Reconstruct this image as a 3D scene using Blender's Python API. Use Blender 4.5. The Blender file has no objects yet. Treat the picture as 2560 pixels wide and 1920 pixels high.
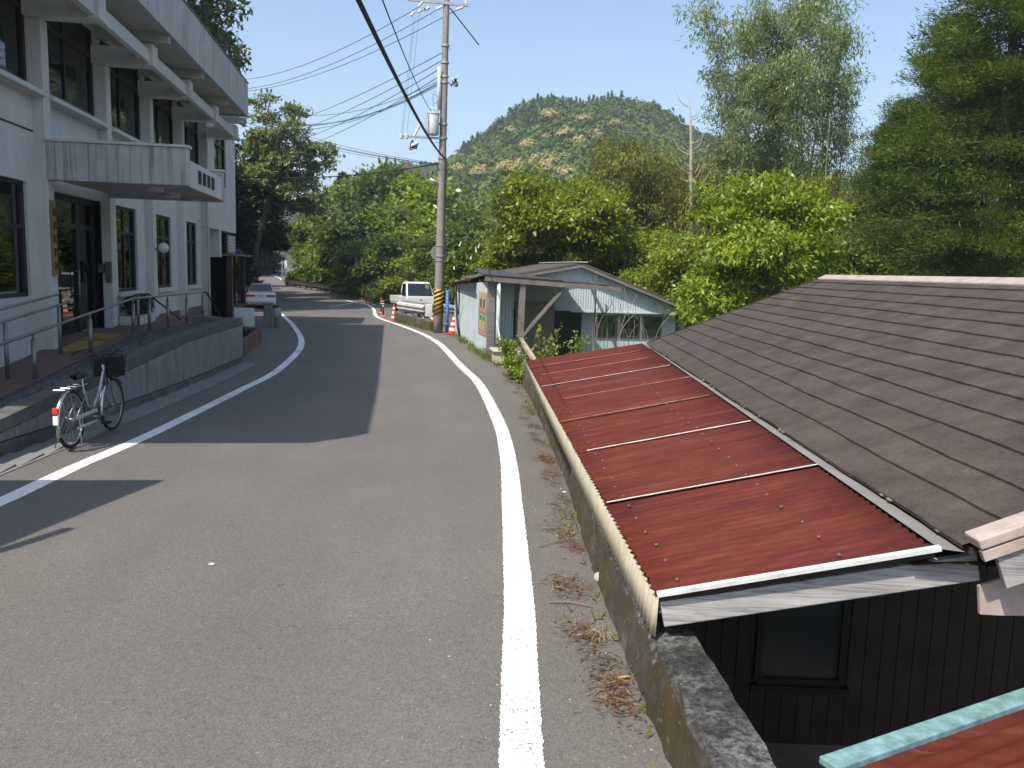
import bpy, math, random
import numpy as np
from mathutils import Matrix, Vector
R_ = math.radians
scene = bpy.context.scene
COL = scene.collection

# ---------------------------------------------------------------- camera
FPX, EYE = 2100.0, 2.3            # focal length in photo pixels (photo 2560 wide), eye height
YAW, PITCH, ROLL = math.atan(330/2100), math.atan(285/2100), R_(1.7)
CAMR = Matrix.Rotation(-YAW, 3, 'Z') @ Matrix.Rotation(math.pi/2-PITCH, 3, 'X') @ Matrix.Rotation(ROLL, 3, 'Z')
cd = bpy.data.cameras.new('camera'); cam = bpy.data.objects.new('camera', cd); COL.objects.link(cam)
cam.matrix_world = Matrix.Translation((0, 0, EYE)) @ CAMR.to_4x4()
cd.sensor_width = 36; cd.lens = 36*FPX/2560; cd.clip_start = .05; cd.clip_end = 6000
scene.camera = cam

# ---------------------------------------------------------------- sky, sun, exposure
SUN = Vector((-.55, -.51, 1.0)).normalized()      # towards the sun
w = bpy.data.worlds.new('World'); scene.world = w; w.use_nodes = True
nt = w.node_tree; bg = nt.nodes['Background']
sky = nt.nodes.new('ShaderNodeTexSky'); sky.sky_type = 'NISHITA'; sky.sun_disc = False
sky.sun_elevation = math.asin(SUN.z); sky.sun_rotation = math.atan2(SUN.x, SUN.y)
sky.altitude = 100; sky.air_density = 1.0; sky.dust_density = 1.7; sky.ozone_density = 1.8
nt.links.new(sky.outputs[0], bg.inputs[0]); bg.inputs[1].default_value = .148
sd = bpy.data.lights.new('sun', 'SUN'); sd.energy = 3.9; sd.angle = R_(.5); sd.color = (1, .94, .84)
so = bpy.data.objects.new('sun', sd); COL.objects.link(so)
so.rotation_euler = (-SUN).to_track_quat('-Z', 'Y').to_euler(); so.location = SUN*60
vs = scene.view_settings
vs.view_transform = 'Standard'; vs.look = 'None'; vs.gamma = 1; vs.exposure = .62; vs.use_curve_mapping = False
scene.cycles.max_bounces = 6; scene.cycles.transparent_max_bounces = 16
scene.cycles.use_denoising = True

# ---------------------------------------------------------------- photo pixel -> place
def sm(a, b, x):
    t = min(max((x-a)/(b-a), 0), 1); return t*t*(3-2*t)
def zr(y):                         # road level along the road
    z = .35*(1-sm(0, 18, y)) - .3*sm(32, 50, y)
    if y > 62: z += .016*(min(y, 125)-62)
    if y > 125: z += .045*(min(y, 190)-125)
    return z
CAMN = np.array(CAMR); C0 = np.array([0, 0, EYE])
def ray(u, v): return CAMN @ np.array([(u-1280)/FPX, -(v-960)/FPX, -1.])
def G(u, v, dz=0):                 # on the road surface
    d = ray(u, v); t = 1.
    while t < 400:
        p = C0+d*t
        if p[2] < zr(p[1])+dz: break
        t *= 1.01
    a, b = t/1.01, t
    for i in range(30):
        m = (a+b)/2; p = C0+d*m
        if p[2] < zr(p[1])+dz: b = m
        else: a = m
    return C0+d*b
def PX(u, v, x): d = ray(u, v); return C0+d*(x/d[0])
def PY(u, v, y): d = ray(u, v); return C0+d*(y/d[1])
def PZ(u, v, z): d = ray(u, v); return C0+d*((z-EYE)/d[2])

# ---------------------------------------------------------------- materials
def ramp(nt, fac, stops):
    r = nt.nodes.new('ShaderNodeValToRGB'); e = r.color_ramp.elements
    while len(e) < len(stops): e.new(.5)
    for k, (p, c) in enumerate(stops):
        e[k].position = p; e[k].color = (*c, 1) if len(c) == 3 else c
    nt.links.new(fac, r.inputs[0]); return r.outputs[0]
def noise(nt, vec, scale, detail=4, rough=.6, dist=0):
    n = nt.nodes.new('ShaderNodeTexNoise'); n.inputs['Scale'].default_value = scale
    n.inputs['Detail'].default_value = detail; n.inputs['Roughness'].default_value = rough
    n.inputs['Distortion'].default_value = dist
    nt.links.new(vec, n.inputs['Vector']); return n.outputs['Fac']
def mapv(nt, vec, sc=(1, 1, 1), rot=(0, 0, 0)):
    m = nt.nodes.new('ShaderNodeMapping'); m.inputs['Scale'].default_value = sc; m.inputs['Rotation'].default_value = rot
    nt.links.new(vec, m.inputs['Vector']); return m.outputs[0]
def mixc(nt, fac, a, b, mode='MIX'):
    m = nt.nodes.new('ShaderNodeMix'); m.data_type = 'RGBA'; m.blend_type = mode
    for s, v in ((m.inputs['Factor'], fac), (m.inputs[6], a), (m.inputs[7], b)):
        if hasattr(v, 'is_linked'): nt.links.new(v, s)
        elif isinstance(v, (int, float)): s.default_value = v
        else: s.default_value = (*v, 1)
    return m.outputs[2]
def mathn(nt, op, a, b=0.):
    m = nt.nodes.new('ShaderNodeMath'); m.operation = op
    for s, v in ((m.inputs[0], a), (m.inputs[1], b)):
        if hasattr(v, 'is_linked'): nt.links.new(v, s)
        else: s.default_value = v
    return m.outputs[0]
def bumpn(nt, h, strength, dist=.01):
    b = nt.nodes.new('ShaderNodeBump'); b.inputs['Strength'].default_value = strength; b.inputs['Distance'].default_value = dist
    nt.links.new(h, b.inputs['Height']); return b.outputs[0]
def newmat(name):
    m = bpy.data.materials.new(name); m.use_nodes = True; nt = m.node_tree
    b = nt.nodes['Principled BSDF']
    tc = nt.nodes.new('ShaderNodeTexCoord')
    return m, nt, b, tc.outputs['Object']
def M(name, col, rough=.8, metal=0., var=.18, vs=2.5, bump=0., bs=60, spec=.4, streak=None, emit=0, grain=0):
    """plain surface with uneven colour; streak=(colour, amount) adds vertical weathering runs"""
    m, nt, b, v = newmat(name)
    lo = tuple(c*(1-var) for c in col); hi = tuple(min(1, c*(1+var)) for c in col)
    c = ramp(nt, noise(nt, v, vs, 6, .65), [(.3, lo), (.7, hi)])
    if grain:
        c = mixc(nt, grain, c, ramp(nt, noise(nt, v, 220, 2), [(.35, (.25, .25, .25)), (.65, (1, 1, 1))]), 'MULTIPLY')
    if streak:
        s = noise(nt, mapv(nt, v, (7, 7, .35)), 1.6, 5, .7)
        s = ramp(nt, s, [(.48, (0, 0, 0)), (.68, (1, 1, 1))])
        s = mathn(nt, 'MULTIPLY', s, streak[1])
        c = mixc(nt, s, c, streak[0])
    nt.links.new(c, b.inputs['Base Color'])
    b.inputs['Roughness'].default_value = rough; b.inputs['Metallic'].default_value = metal
    b.inputs['Specular IOR Level'].default_value = spec
    if bump: nt.links.new(bumpn(nt, noise(nt, v, bs, 5), bump), b.inputs['Normal'])
    if emit:
        b.inputs['Emission Color'].default_value = (*col, 1); b.inputs['Emission Strength'].default_value = emit
    return m
def leafmat(name, c0, c1, c2=None, rough=.5, trans=.35, spec=.35):
    """leaf: every leaf its own tone between c0 and c1 (c2 the rare one), some light through it"""
    m, nt, b, v = newmat(name)
    g = nt.nodes.new('ShaderNodeNewGeometry')
    oi = nt.nodes.new('ShaderNodeObjectInfo')
    st = [(.0, c0), (.8, c1)] + ([(.97, c2)] if c2 else [])
    c = ramp(nt, g.outputs['Random Per Island'], st)
    big = ramp(nt, noise(nt, v, .55, 3), [(.3, (.72, .76, .7)), (.7, (1.15, 1.12, 1))])
    c = mixc(nt, 1., c, big, 'MULTIPLY')
    hs = nt.nodes.new('ShaderNodeHueSaturation')
    nt.links.new(c, hs.inputs['Color'])
    mh = mathn(nt, 'ADD', mathn(nt, 'MULTIPLY', oi.outputs['Random'], .016), .492); nt.links.new(mh, hs.inputs['Hue'])
    mv = mathn(nt, 'ADD', mathn(nt, 'MULTIPLY', oi.outputs['Random'], .2), .9); nt.links.new(mv, hs.inputs['Value'])
    c = hs.outputs[0]
    nt.links.new(c, b.inputs['Base Color']); b.inputs['Roughness'].default_value = rough; b.inputs['Specular IOR Level'].default_value = spec
    t = nt.nodes.new('ShaderNodeBsdfTranslucent'); nt.links.new(mixc(nt, 1., c, (1.25, 1.2, .6), 'MULTIPLY'), t.inputs[0])
    mx = nt.nodes.new('ShaderNodeMixShader'); mx.inputs[0].default_value = trans
    nt.links.new(b.outputs[0], mx.inputs[1]); nt.links.new(t.outputs[0], mx.inputs[2])
    nt.links.new(mx.outputs[0], nt.nodes['Material Output'].inputs[0])
    return m

# ---------------------------------------------------------------- mesh builder
def rotz(a): return np.array([[math.cos(a), -math.sin(a), 0], [math.sin(a), math.cos(a), 0], [0, 0, 1]])
class MB:
    def __init__(s): s.v = []; s.f = []
    def add(s, vs, fs):
        o = len(s.v); s.v += [tuple(map(float, p)) for p in vs]; s.f += [tuple(i+o for i in f) for f in fs]; return s
    def box(s, x0, x1, y0, y1, z0, z1, rot=None, piv=None):
        p = np.array([(x, y, z) for x in (x0, x1) for y in (y0, y1) for z in (z0, z1)], float)
        if rot is not None:
            c = np.array(piv if piv is not None else p.mean(0)); p = (p-c) @ np.array(rot).T + c
        return s.add(p, [(0, 1, 3, 2), (4, 6, 7, 5), (0, 4, 5, 1), (2, 3, 7, 6), (0, 2, 6, 4), (1, 5, 7, 3)])
    def beam(s, a, b, wd, ht, up=(0, 0, 1)):           # square bar from a to b
        a, b = np.array(a, float), np.array(b, float); d = b-a; d /= np.linalg.norm(d)
        u = np.array(up, float); sd = np.cross(d, u)
        if np.linalg.norm(sd) < 1e-4: sd = np.cross(d, (1, 0, 0))
        sd /= np.linalg.norm(sd); u = np.cross(sd, d)
        q = [p+sd*i*wd/2+u*j*ht/2 for p in (a, b) for i, j in ((-1, -1), (1, -1), (1, 1), (-1, 1))]
        return s.add(q, [(3, 2, 1, 0), (4, 5, 6, 7), (0, 1, 5, 4), (1, 2, 6, 5), (2, 3, 7, 6), (3, 0, 4, 7)])
    def tube(s, pts, r, n=8, cap=True):
        pts = [np.array(p, float) for p in pts]; k = len(pts); rs = r if hasattr(r, '__len__') else [r]*k
        o = len(s.v); prev = None
        for i, p in enumerate(pts):
            d = pts[min(i+1, k-1)]-pts[max(i-1, 0)]; d = d/(np.linalg.norm(d)+1e-9)
            if prev is None:
                prev = np.cross(d, (0, 0, 1)) if abs(d[2]) < .9 else np.cross(d, (1, 0, 0))
            e = prev-d*(prev@d); e /= np.linalg.norm(e)+1e-9; prev = e; f = np.cross(d, e)
            for j in range(n):
                a = 2*math.pi*j/n; s.v.append(tuple(p+rs[i]*(math.cos(a)*e+math.sin(a)*f)))
        for i in range(k-1):
            for j in range(n):
                s.f.append((o+i*n+j, o+i*n+(j+1) % n, o+(i+1)*n+(j+1) % n, o+(i+1)*n+j))
        if cap:
            s.f.append(tuple(o+j for j in reversed(range(n)))); s.f.append(tuple(o+(k-1)*n+j for j in range(n)))
        return s
    def cyl(s, c, r, h, n=16, axis=2, r2=None):
        a = np.array(c, float); b = a.copy(); b[axis] += h; return s.tube([a, b], [r, r if r2 is None else r2], n)
    def prism(s, poly, d):                              # closed polygon (3D, planar) pushed by vector d
        n = len(poly); q = [np.array(p, float) for p in poly]; q2 = [p+np.array(d, float) for p in q]
        return s.add(q+q2, [tuple(reversed(range(n))), tuple(range(n, 2*n))]+[(i, (i+1) % n, n+(i+1) % n, n+i) for i in range(n)])
    def sphere(s, c, r, n=12, m=8, sc=(1, 1, 1)):
        o = len(s.v)
        for i in range(m+1):
            t = math.pi*i/m
            for j in range(n):
                a = 2*math.pi*j/n
                s.v.append((c[0]+r*sc[0]*math.sin(t)*math.cos(a), c[1]+r*sc[1]*math.sin(t)*math.sin(a), c[2]+r*sc[2]*math.cos(t)))
        for i in range(m):
            for j in range(n): s.f.append((o+i*n+j, o+(i+1)*n+j, o+(i+1)*n+(j+1) % n, o+i*n+(j+1) % n))
        return s
    def grid(s, P):                                     # rows of points
        o = len(s.v); r, c = len(P), len(P[0])
        for row in P: s.v += [tuple(map(float, p)) for p in row]
        for i in range(r-1):
            for j in range(c-1): s.f.append((o+i*c+j, o+i*c+j+1, o+(i+1)*c+j+1, o+(i+1)*c+j))
        return s
    def mesh(s, name, mat=None, smooth=False):
        me = bpy.data.meshes.new(name); me.from_pydata(s.v, [], s.f); me.update()
        if mat: me.materials.append(mat)
        if smooth: me.polygons.foreach_set('use_smooth', [True]*len(me.polygons))
        return me
    def build(s, name, mat, parent=None, smooth=False, bevel=0, loc=None):
        return link(name, s.mesh(name, mat, smooth), parent, bevel, loc)
def link(name, me, parent=None, bevel=0, loc=None):
    o = bpy.data.objects.new(name, me); COL.objects.link(o)
    if parent is not None: o.parent = parent
    if loc is not None: o.location = loc
    if bevel:
        b = o.modifiers.new('bevel', 'BEVEL'); b.width = bevel; b.segments = 2; b.limit_method = 'ANGLE'
    return o
def thing(name, label, cat, group=None):
    o = bpy.data.objects.new(name, None); COL.objects.link(o); o.empty_display_size = .2
    return tag(o, label, cat, group)
def tag(o, label, cat, group=None):
    o['label'] = label; o['category'] = cat
    if group: o['group'] = group
    return o
def struct(o): o['kind'] = 'structure'; return o
def stuff(o, label=None, cat=None):
    o['kind'] = 'stuff'
    if label: o['label'] = label
    if cat: o['category'] = cat
    return o
def base_at(root, p):               # root to its base, the parts stay where they are
    p = Vector(p)
    for c in root.children: c.location = c.location - p
    root.location = p; return root
def dup(root, loc=None, rz=None, label=None, sc=None):
    def cp(o, par):
        c = o.copy(); COL.objects.link(c); c.parent = par
        for ch in o.children: cp(ch, c)
        return c
    kids = list(root.children); r = root.copy(); COL.objects.link(r)
    for k in kids: cp(k, r)
    if loc is not None: r.location = loc
    if rz is not None: r.rotation_euler = (0, 0, rz)
    if sc is not None: r.scale = (sc, sc, sc) if not hasattr(sc, '__len__') else sc
    if label: r['label'] = label
    return r
def npmesh(name, V, F, mat, smooth=False):
    me = bpy.data.meshes.new(name); n = len(F); k = F.shape[1]
    me.vertices.add(len(V)); me.vertices.foreach_set('co', np.asarray(V, np.float32).ravel())
    me.loops.add(n*k); me.loops.foreach_set('vertex_index', np.asarray(F, np.int32).ravel())
    me.polygons.add(n); me.polygons.foreach_set('loop_start', np.arange(0, n*k, k, dtype=np.int32))
    me.update(calc_edges=True); me.validate()
    if mat: me.materials.append(mat)
    if smooth: me.polygons.foreach_set('use_smooth', [True]*n)
    return me
# ================================================================ ground, road
def interp(tab, y):
    ys = [a for a, b in tab]; xs = [b for a, b in tab]; return float(np.interp(y, ys, xs))
RB = [(-20, .7), (0, .95), (2, 1.05), (3.36, 1.19), (4.55, 1.33), (5.8, 1.49), (7.6, 1.77), (11, 2.2), (14, 2.56), (16.6, 2.8), (19, 2.86),
      (22, 2.80), (29.6, 2.62), (33, 2.9), (36, 5.0), (48, 4.6), (52, 3.2), (58, 1.0), (67, -1.6), (88, -9), (100, -9), (140, -2), (300, 0)]
def rb(y): return interp(RB, y)
LB = [(-20, -9), (36, -9), (44, -12), (60, -13), (80, -20), (110, -26), (300, -30)]
def lb(y): return interp(LB, y)

def m_asphalt():
    m, nt, b, v = newmat('asphalt')
    big = ramp(nt, noise(nt, v, .5, 5, .6), [(.3, (.145, .134, .12)), (.7, (.172, .159, .142))])
    sp = nt.nodes.new('ShaderNodeTexVoronoi'); sp.inputs['Scale'].default_value = 130; nt.links.new(v, sp.inputs['Vector'])
    tone = ramp(nt, sp.outputs['Color'], [(.15, (.62, .62, .62)), (.55, (1, 1, 1)), (.9, (1.25, 1.22, 1.15)), (.985, (2.6, 2.5, 2.3))])
    c = mixc(nt, .8, big, tone, 'MULTIPLY')
    lane = noise(nt, mapv(nt, v, (1.1, .16, 1)), 1.3, 3); lane = ramp(nt, lane, [(.35, (.94, .94, .94)), (.65, (1.04, 1.035, 1.03))])
    c = mixc(nt, 1., c, lane, 'MULTIPLY')
    st = noise(nt, mapv(nt, v, (4, 13, 1)), 2.2, 3, .55, .5)          # little brown marks
    st = ramp(nt, st, [(.66, (0, 0, 0)), (.74, (.6, .6, .6))])
    c = mixc(nt, st, c, (.075, .05, .04))
    nt.links.new(c, b.inputs['Base Color']); b.inputs['Roughness'].default_value = .86; b.inputs['Specular IOR Level'].default_value = .35
    h = mathn(nt, 'ADD', sp.outputs['Distance'], noise(nt, v, 300, 2))
    nt.links.new(bumpn(nt, h, .55, .006), b.inputs['Normal'])
    return m
def m_paint():
    m, nt, b, v = newmat('road_paint')
    n = noise(nt, v, 55, 4, .7); wide = noise(nt, v, .9, 2)
    k = mathn(nt, 'ADD', n, mathn(nt, 'MULTIPLY', wide, .55))
    f = ramp(nt, k, [(.645, (1, 1, 1)), (.685, (0, 0, 0))])
    c = mixc(nt, f, ramp(nt, noise(nt, v, 8, 4), [(.3, (.74, .74, .72)), (.7, (.84, .84, .82))]), (.16, .16, .17))
    nt.links.new(c, b.inputs['Base Color']); b.inputs['Roughness'].default_value = .7
    nt.links.new(bumpn(nt, noise(nt, v, 160, 3), .35, .004), b.inputs['Normal'])
    return m
ASPH, PAINT = m_asphalt(), m_paint()
EARTH = M('earth', (.075, .06, .04), .95, var=.5, vs=.8, bump=.6, bs=8)
def m_grassground():
    m, nt, b, v = newmat('grassy_ground')
    c = ramp(nt, noise(nt, v, .6, 8, .7), [(.3, (.035, .05, .016)), (.55, (.06, .08, .025)), (.75, (.10, .085, .045))])
    nt.links.new(c, b.inputs['Base Color']); b.inputs['Roughness'].default_value = .95
    nt.links.new(bumpn(nt, noise(nt, v, 5, 6, .7), .8, .1), b.inputs['Normal']); return m
GRASSG = m_grassground()

def gz(x, y):
    r, l = rb(y), lb(y); o_ = .25-.235*sm(66, 78, y)
    if x <= r+.02 and x >= l: z = zr(y)-o_
    elif x > r:
        d = x-r; z = zr(y)-o_-(1.15*sm(0, .4, d) + 2.6*sm(6, 22, d) if y < 34 else .5*sm(0, 2, d)+3.2*sm(2, 18, d))
        if y > 60: z += 2.5*sm(60, 110, y)*sm(3, 25, d)
    else:
        d = l-x; z = zr(y)-o_ + 5*sm(1, 26, d)
    return z
xs = list(np.arange(-46, -10, 4.)) + list(np.arange(-10, -1, 1.)) + list(np.arange(-1, 4.1, .25)) + list(np.arange(5, 30, 2.)) + list(np.arange(32, 90, 8.))
ys = list(np.arange(-40, 0, 4.)) + list(np.arange(0, 70, 1.)) + list(np.arange(70, 200, 5.))
xs = [-3000, -900, -300, -120] + xs + [120, 300, 900, 3000]
ys = [-600, -200, -100] + ys + [240, 320, 500, 1000, 3500]
struct(MB().grid([[(x, y, gz(x, y)) for x in xs] for y in ys]).build('ground', GRASSG, smooth=True))

# asphalt sheet
rows = []
for y in list(np.arange(-20, 62, .5)) + list(np.arange(62, 76, 1.)):
    a, b_ = lb(y), rb(y)+.06
    if y > 60: a = max(a, b_-9)
    rows.append([(a+(b_-a)*t, y, zr(y)) for t in np.linspace(0, 1, 9)])
road = struct(MB().grid(rows).build('road', ASPH, smooth=True))
def spline(pts, n=8):
    P = [np.array(p, float) for p in pts]; P = [2*P[0]-P[1]]+P+[2*P[-1]-P[-2]]; out = []
    for i in range(1, len(P)-2):
        for t in np.linspace(0, 1, n, endpoint=False):
            a, b, c, d = P[i-1:i+3]
            out.append(.5*((2*b)+(c-a)*t+(2*a-5*b+4*c-d)*t*t+(3*b-a-3*c+d)*t**3))
    return out+[P[-2]]
RJ = random.Random(2)
def ribbon(pts, wd, dz, jit=0):
    L, Rr = [], []
    for i, p in enumerate(pts):
        d = np.array(pts[min(i+1, len(pts)-1)])-np.array(pts[max(i-1, 0)]); n = np.array([d[1], -d[0], 0]); n /= np.linalg.norm(n)+1e-9
        for s, k in ((-1, L), (1, Rr)):
            q = np.array(p)+s*n*(wd/2+(RJ.uniform(-.005, .004) if jit else 0)); k.append((q[0], q[1], zr(q[1])+dz))
    return MB().grid([L, Rr])
# the road beyond the bend
far = [G(u, v) for u, v in [(800, 748), (752, 735), (712, 721), (704, 712), (715, 704), (716, 699), (700, 694), (680, 689), (664, 684)]]
far = far + [np.array(far[-1])+np.array(d) for d in [(-.5, 6, 0), (1.5, 14, 0), (5, 26, 0), (9, 45, 0), (11, 70, 0)]]
ribbon(spline(far, 6), 6.2, .012).build('far_lane', ASPH, road, smooth=True)
LR = [(1308, 2050), (1304, 1920), (1300, 1699), (1298, 1515), (1290, 1392), (1281, 1269), (1270, 1146), (1246, 1054), (1198, 961), (1149, 912), (1100, 861), (1058, 836), (1016, 819), (972, 804),
      (946, 794), (937, 785), (936, 777), (930, 769), (912, 760), (871, 752), (829, 743), (792, 735), (750, 728), (722, 722), (707, 719.5), (703, 717), (708, 714), (718, 712)]
LL = [(-400, 1420), (-200, 1340), (0, 1256), (101, 1209), (202, 1162), (304, 1119), (398, 1076), (500, 1026), (608, 972), (650, 952), (694, 926), (735, 890), (752, 866), (751, 842), (735, 816), (712, 793), (694, 775), (685, 764)]
ribbon(spline([G(*p) for p in LR], 60), .185, .005, 1).build('edge_line', PAINT, road)
ribbon(spline([G(*p) for p in LL], 60), .175, .005, 1).build('edge_line', PAINT, road)
ribbon(spline([G(*p) for p in [(703, 700), (702, 697.5), (695, 694), (684, 690.5), (672, 687.5)]], 6), .2, .018).build('edge_line', PAINT, road)
for a, b_ in (((823, 767), (882, 758)), ((735, 739.5), (752, 735.5)), ((700, 723.5), (712, 727))):
    ribbon(spline([G(*a), (G(*a)+G(*b_))/2, G(*b_)], 3), .15, .006).build('centre_dash', PAINT, road)
# ================================================================ the pale office building on the left
CONC = M('painted_concrete', (.60, .585, .55), .85, var=.07, vs=1.2, bump=.12, bs=50, streak=((.33, .33, .33), .25))
CONCD = M('weathered_concrete', (.50, .49, .47), .88, var=.12, vs=1.5, bump=.2, bs=40, streak=((.12, .13, .14), .75))
SOFF = M('soffit_paint', (.46, .45, .42), .9, var=.08)
FRAME = M('dark_bronze_frame', (.022, .019, .018), .45, metal=.4, var=.2)
CURT = M('grey_green_blind', (.40, .45, .42), .9, var=.08)
INWALL = M('interior_wall', (.35, .33, .29), .9)
BROWN = M('brown_metal', (.055, .035, .028), .5, var=.15)
TILE = M('brown_tile', (.16, .105, .075), .8, var=.25, vs=9)
LAMP = M('fluorescent_tube', (1, 1, .92), emit=7, var=0)
STEEL = M('brushed_steel', (.27, .25, .235), .45, metal=.7, var=.1)
def m_glass(name='window_glass', tint=(.75, .82, .8)):
    m, nt, b, v = newmat(name)
    t = nt.nodes.new('ShaderNodeBsdfTransparent'); t.inputs[0].default_value = (*tint, 1)
    g = nt.nodes.new('ShaderNodeBsdfGlossy'); g.inputs['Roughness'].default_value = .015
    nt.links.new(bumpn(nt, noise(nt, v, 1.5, 2), .02, .05), g.inputs['Normal'])
    f = nt.nodes.new('ShaderNodeFresnel'); f.inputs[0].default_value = 1.65
    mx = nt.nodes.new('ShaderNodeMixShader'); nt.links.new(f.outputs[0], mx.inputs[0])
    nt.links.new(t.outputs[0], mx.inputs[1]); nt.links.new(g.outputs[0], mx.inputs[2])
    nt.links.new(mx.outputs[0], nt.nodes['Material Output'].inputs[0]); return m
GLASS = m_glass()
office = thing('office_building', 'two-storey pale concrete office building with a deep flat roof and entrance ramp', 'building')
OB = office
XF, XW = -5.8, -6.0           # column faces, wall face
CK = [16.1+3.45*k for k in range(-2, 5)]     # near edge of every column face
Y0B = CK[0]
def wallgrid(y0, y1, z0, z1, holes, x0=-6.2, x1=XW):
    Y = sorted({y0, y1, *[h[0] for h in holes], *[h[1] for h in holes]}); Z = sorted({z0, z1, *[h[2] for h in holes], *[h[3] for h in holes]})
    m = MB()
    for a, b in zip(Y, Y[1:]):
        for c, d in zip(Z, Z[1:]):
            if not any(h[0] <= a and b <= h[1] and h[2] <= c and d <= h[3] for h in holes): m.box(x0, x1, a, b, c, d)
    return m
win2 = [(CK[k]+.32, CK[k+1]-.02, 5.22, 6.98) for k in range(6)]
win1 = [(CK[k]+.32+.75, CK[k+1]-.75, 1.52, 3.5) for k in (3, 4, 5)] + [(CK[1]+.5, CK[2]-.38, 1.6, 3.55), (CK[0]+.7, CK[1]-.7, 1.6, 3.55)]
door1 = (CK[2]+.3, CK[3], .0, 3.5)
wallgrid(Y0B-.5, 29.9, -.1, 7.2, win2+win1+[door1]).build('facade_wall', CONC, OB)
MB().box(-14, -6.2, Y0B-.5, Y0B-.3, -.1, 7.2).build('end_wall', CONC, OB)
MB().box(-14.2, -14, Y0B-.5, 35.5, -.1, 7.2).build('rear_wall', CONC, OB)
MB().box(-14, -6.25, Y0B-.3, 29.9, 3.75, 3.95).build('upper_floor', INWALL, OB)
MB().box(-14, -6.25, Y0B-.3, 29.9, .68, .78).build('ground_floor', INWALL, OB)
MB().box(-9.6, -9.5, Y0B-.3, 29.9, .78, 7.0).build('inner_wall', INWALL, OB)
for k, y in enumerate(CK):
    MB().box(-6.25, XF, y, y+.3, -.1, 6.33 if k < 6 else 3.41).build('column', CONC, OB, bevel=.015)
    MB().box(-6.25, -4.86, y-.12, y+.22, 6.33, 6.70).build('roof_bracket', CONC, OB, bevel=.02)
    MB().box(-5.02, -4.80, y-.14, y+.24, 6.34, 6.78).build('bracket_cap', CONC, OB, bevel=.02)
    MB().box(-6.2, -4.52, y+.0, y+.16, 6.86, 7.06).build('soffit_beam', SOFF, OB)
for k in range(6):
    MB().box(-5.01, -4.88, CK[k]+.24, CK[k+1]-.14, 6.40, 6.66).build('eaves_beam', CONC, OB, bevel=.012)
MB().box(-5.01, -4.88, CK[6]+.24, 30.3, 6.40, 6.66).build('eaves_beam', CONC, OB, bevel=.012)
fx = lambda y: -4.40-.0088*(29.4-y)      # eaves skewed off the wall line so their shadow on the road slants
MB().prism([(-14.3, Y0B-2.28, 7.06), (fx(Y0B-2.28)-.03, Y0B-2.28, 7.06), (-4.43, 29.35, 7.06), (-14.3, 29.35, 7.06)], (0, 0, .84)).build('roof_slab', SOFF, OB)
y = Y0B-2.28; i = 0
while y < 29.3:                                     # fascia in cast panels
    y2 = min(y+1.12, 29.36)
    o_ = .004*(i % 2); MB().prism([(fx(y)-.02, y+.008, 7.0), (fx(y)+.04+o_, y+.008, 7.0), (fx(y2)+.04+o_, y2-.004, 7.0), (fx(y2)-.02, y2-.004, 7.0)], (0, 0, 1.04)).build('fascia_panel', CONCD, OB, bevel=.008); y = y2; i += 1
MB().prism([(fx(Y0B-2.28)-.2, Y0B-2.28, 8.042), (fx(Y0B-2.28)+.06, Y0B-2.28, 8.042), (-4.34, 29.4, 8.042), (-4.6, 29.4, 8.042)], (0, 0, .035)).build('roof_edge_trim', BROWN, OB)
MB().box(-14.3, -4.42, 29.36, 29.46, 7.0, 8.04).build('fascia_end', CONCD, OB)
MB().box(-14.3, fx(Y0B)-.04, Y0B-2.4, Y0B-2.3, 7.0, 8.04).build('fascia_end', CONCD, OB)
# mouldings under the upper windows
for k in range(6):
    MB().prism([(-6.05, CK[k]+.32, 5.23), (-6.05, CK[k]+.32, 5.0), (-5.74, CK[k]+.32, 5.02), (-5.74, CK[k]+.32, 5.10)], (0, 3.11, 0)).build('window_sill', CONC, OB, bevel=.008)
for h in win1[:3]:
    MB().box(XW, -5.9, h[0]-.12, h[1]+.12, 1.42, 1.53).build('window_sill', CONC, OB, bevel=.008)
MB().box(XW, -5.985, Y0B-.4, 16.08, 4.42, 4.45).build('wall_groove', FRAME, OB)
def window(y0, y1, z0, z1, tz, blinds, x=-6.1, parent=OB, mull=1):
    fw = .07; f = MB()
    f.box(x-.03, x+.05, y0, y1, z0, z0+fw).box(x-.03, x+.05, y0, y1, z1-fw, z1)
    f.box(x-.03, x+.05, y0, y0+fw, z0+fw, z1-fw).box(x-.03, x+.05, y1-fw*1.6, y1, z0+fw, z1-fw)
    f.box(x-.03, x+.045, y0+fw, y1-fw*1.6, tz, tz+fw)
    w = f.build('window', FRAME, parent, bevel=.006)
    a, b = y0+fw, y1-fw*1.6
    for j in range(mull):
        ym = a+(b-a)*(j+1)/(mull+1)
        MB().box(x-.025, x+.035, ym-.035, ym+.035, z0+fw, tz).box(x-.025, x+.03, ym-.025, ym+.025, tz+fw, z1-fw).build('mullion', FRAME, w)
    e = [a+(b-a)*j/(mull+1) for j in range(mull+2)]
    for (c, d) in ((z0+fw, tz), (tz+fw, z1-fw)):
        for p, q in zip(e, e[1:]): MB().box(x-.004, x+.004, p, q, c, d).build('pane', GLASS, w)
    for (p, q, c, d) in blinds:
        MB().box(x-.07, x-.06, a+(b-a)*p, a+(b-a)*q, z0+(z1-z0)*c, z0+(z1-z0)*d).build('blind', CURT, w)
    return w
for k, h in enumerate(win2):
    window(*h, 6.42, [(.62, 1, .02, .98)] if k % 2 == 0 else [(.45, 1, .02, .98)])
for h in win1[:3]: window(*h, 2.86, [(.5, 1, .05, .68), (.1, 1, .7, 1)] if h is win1[0] else [(.05, 1, .02, 1)])
window(*win1[3], 2.75, [(.1, .95, .62, .96), (.35, .85, .05, .56)], mull=1)
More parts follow.
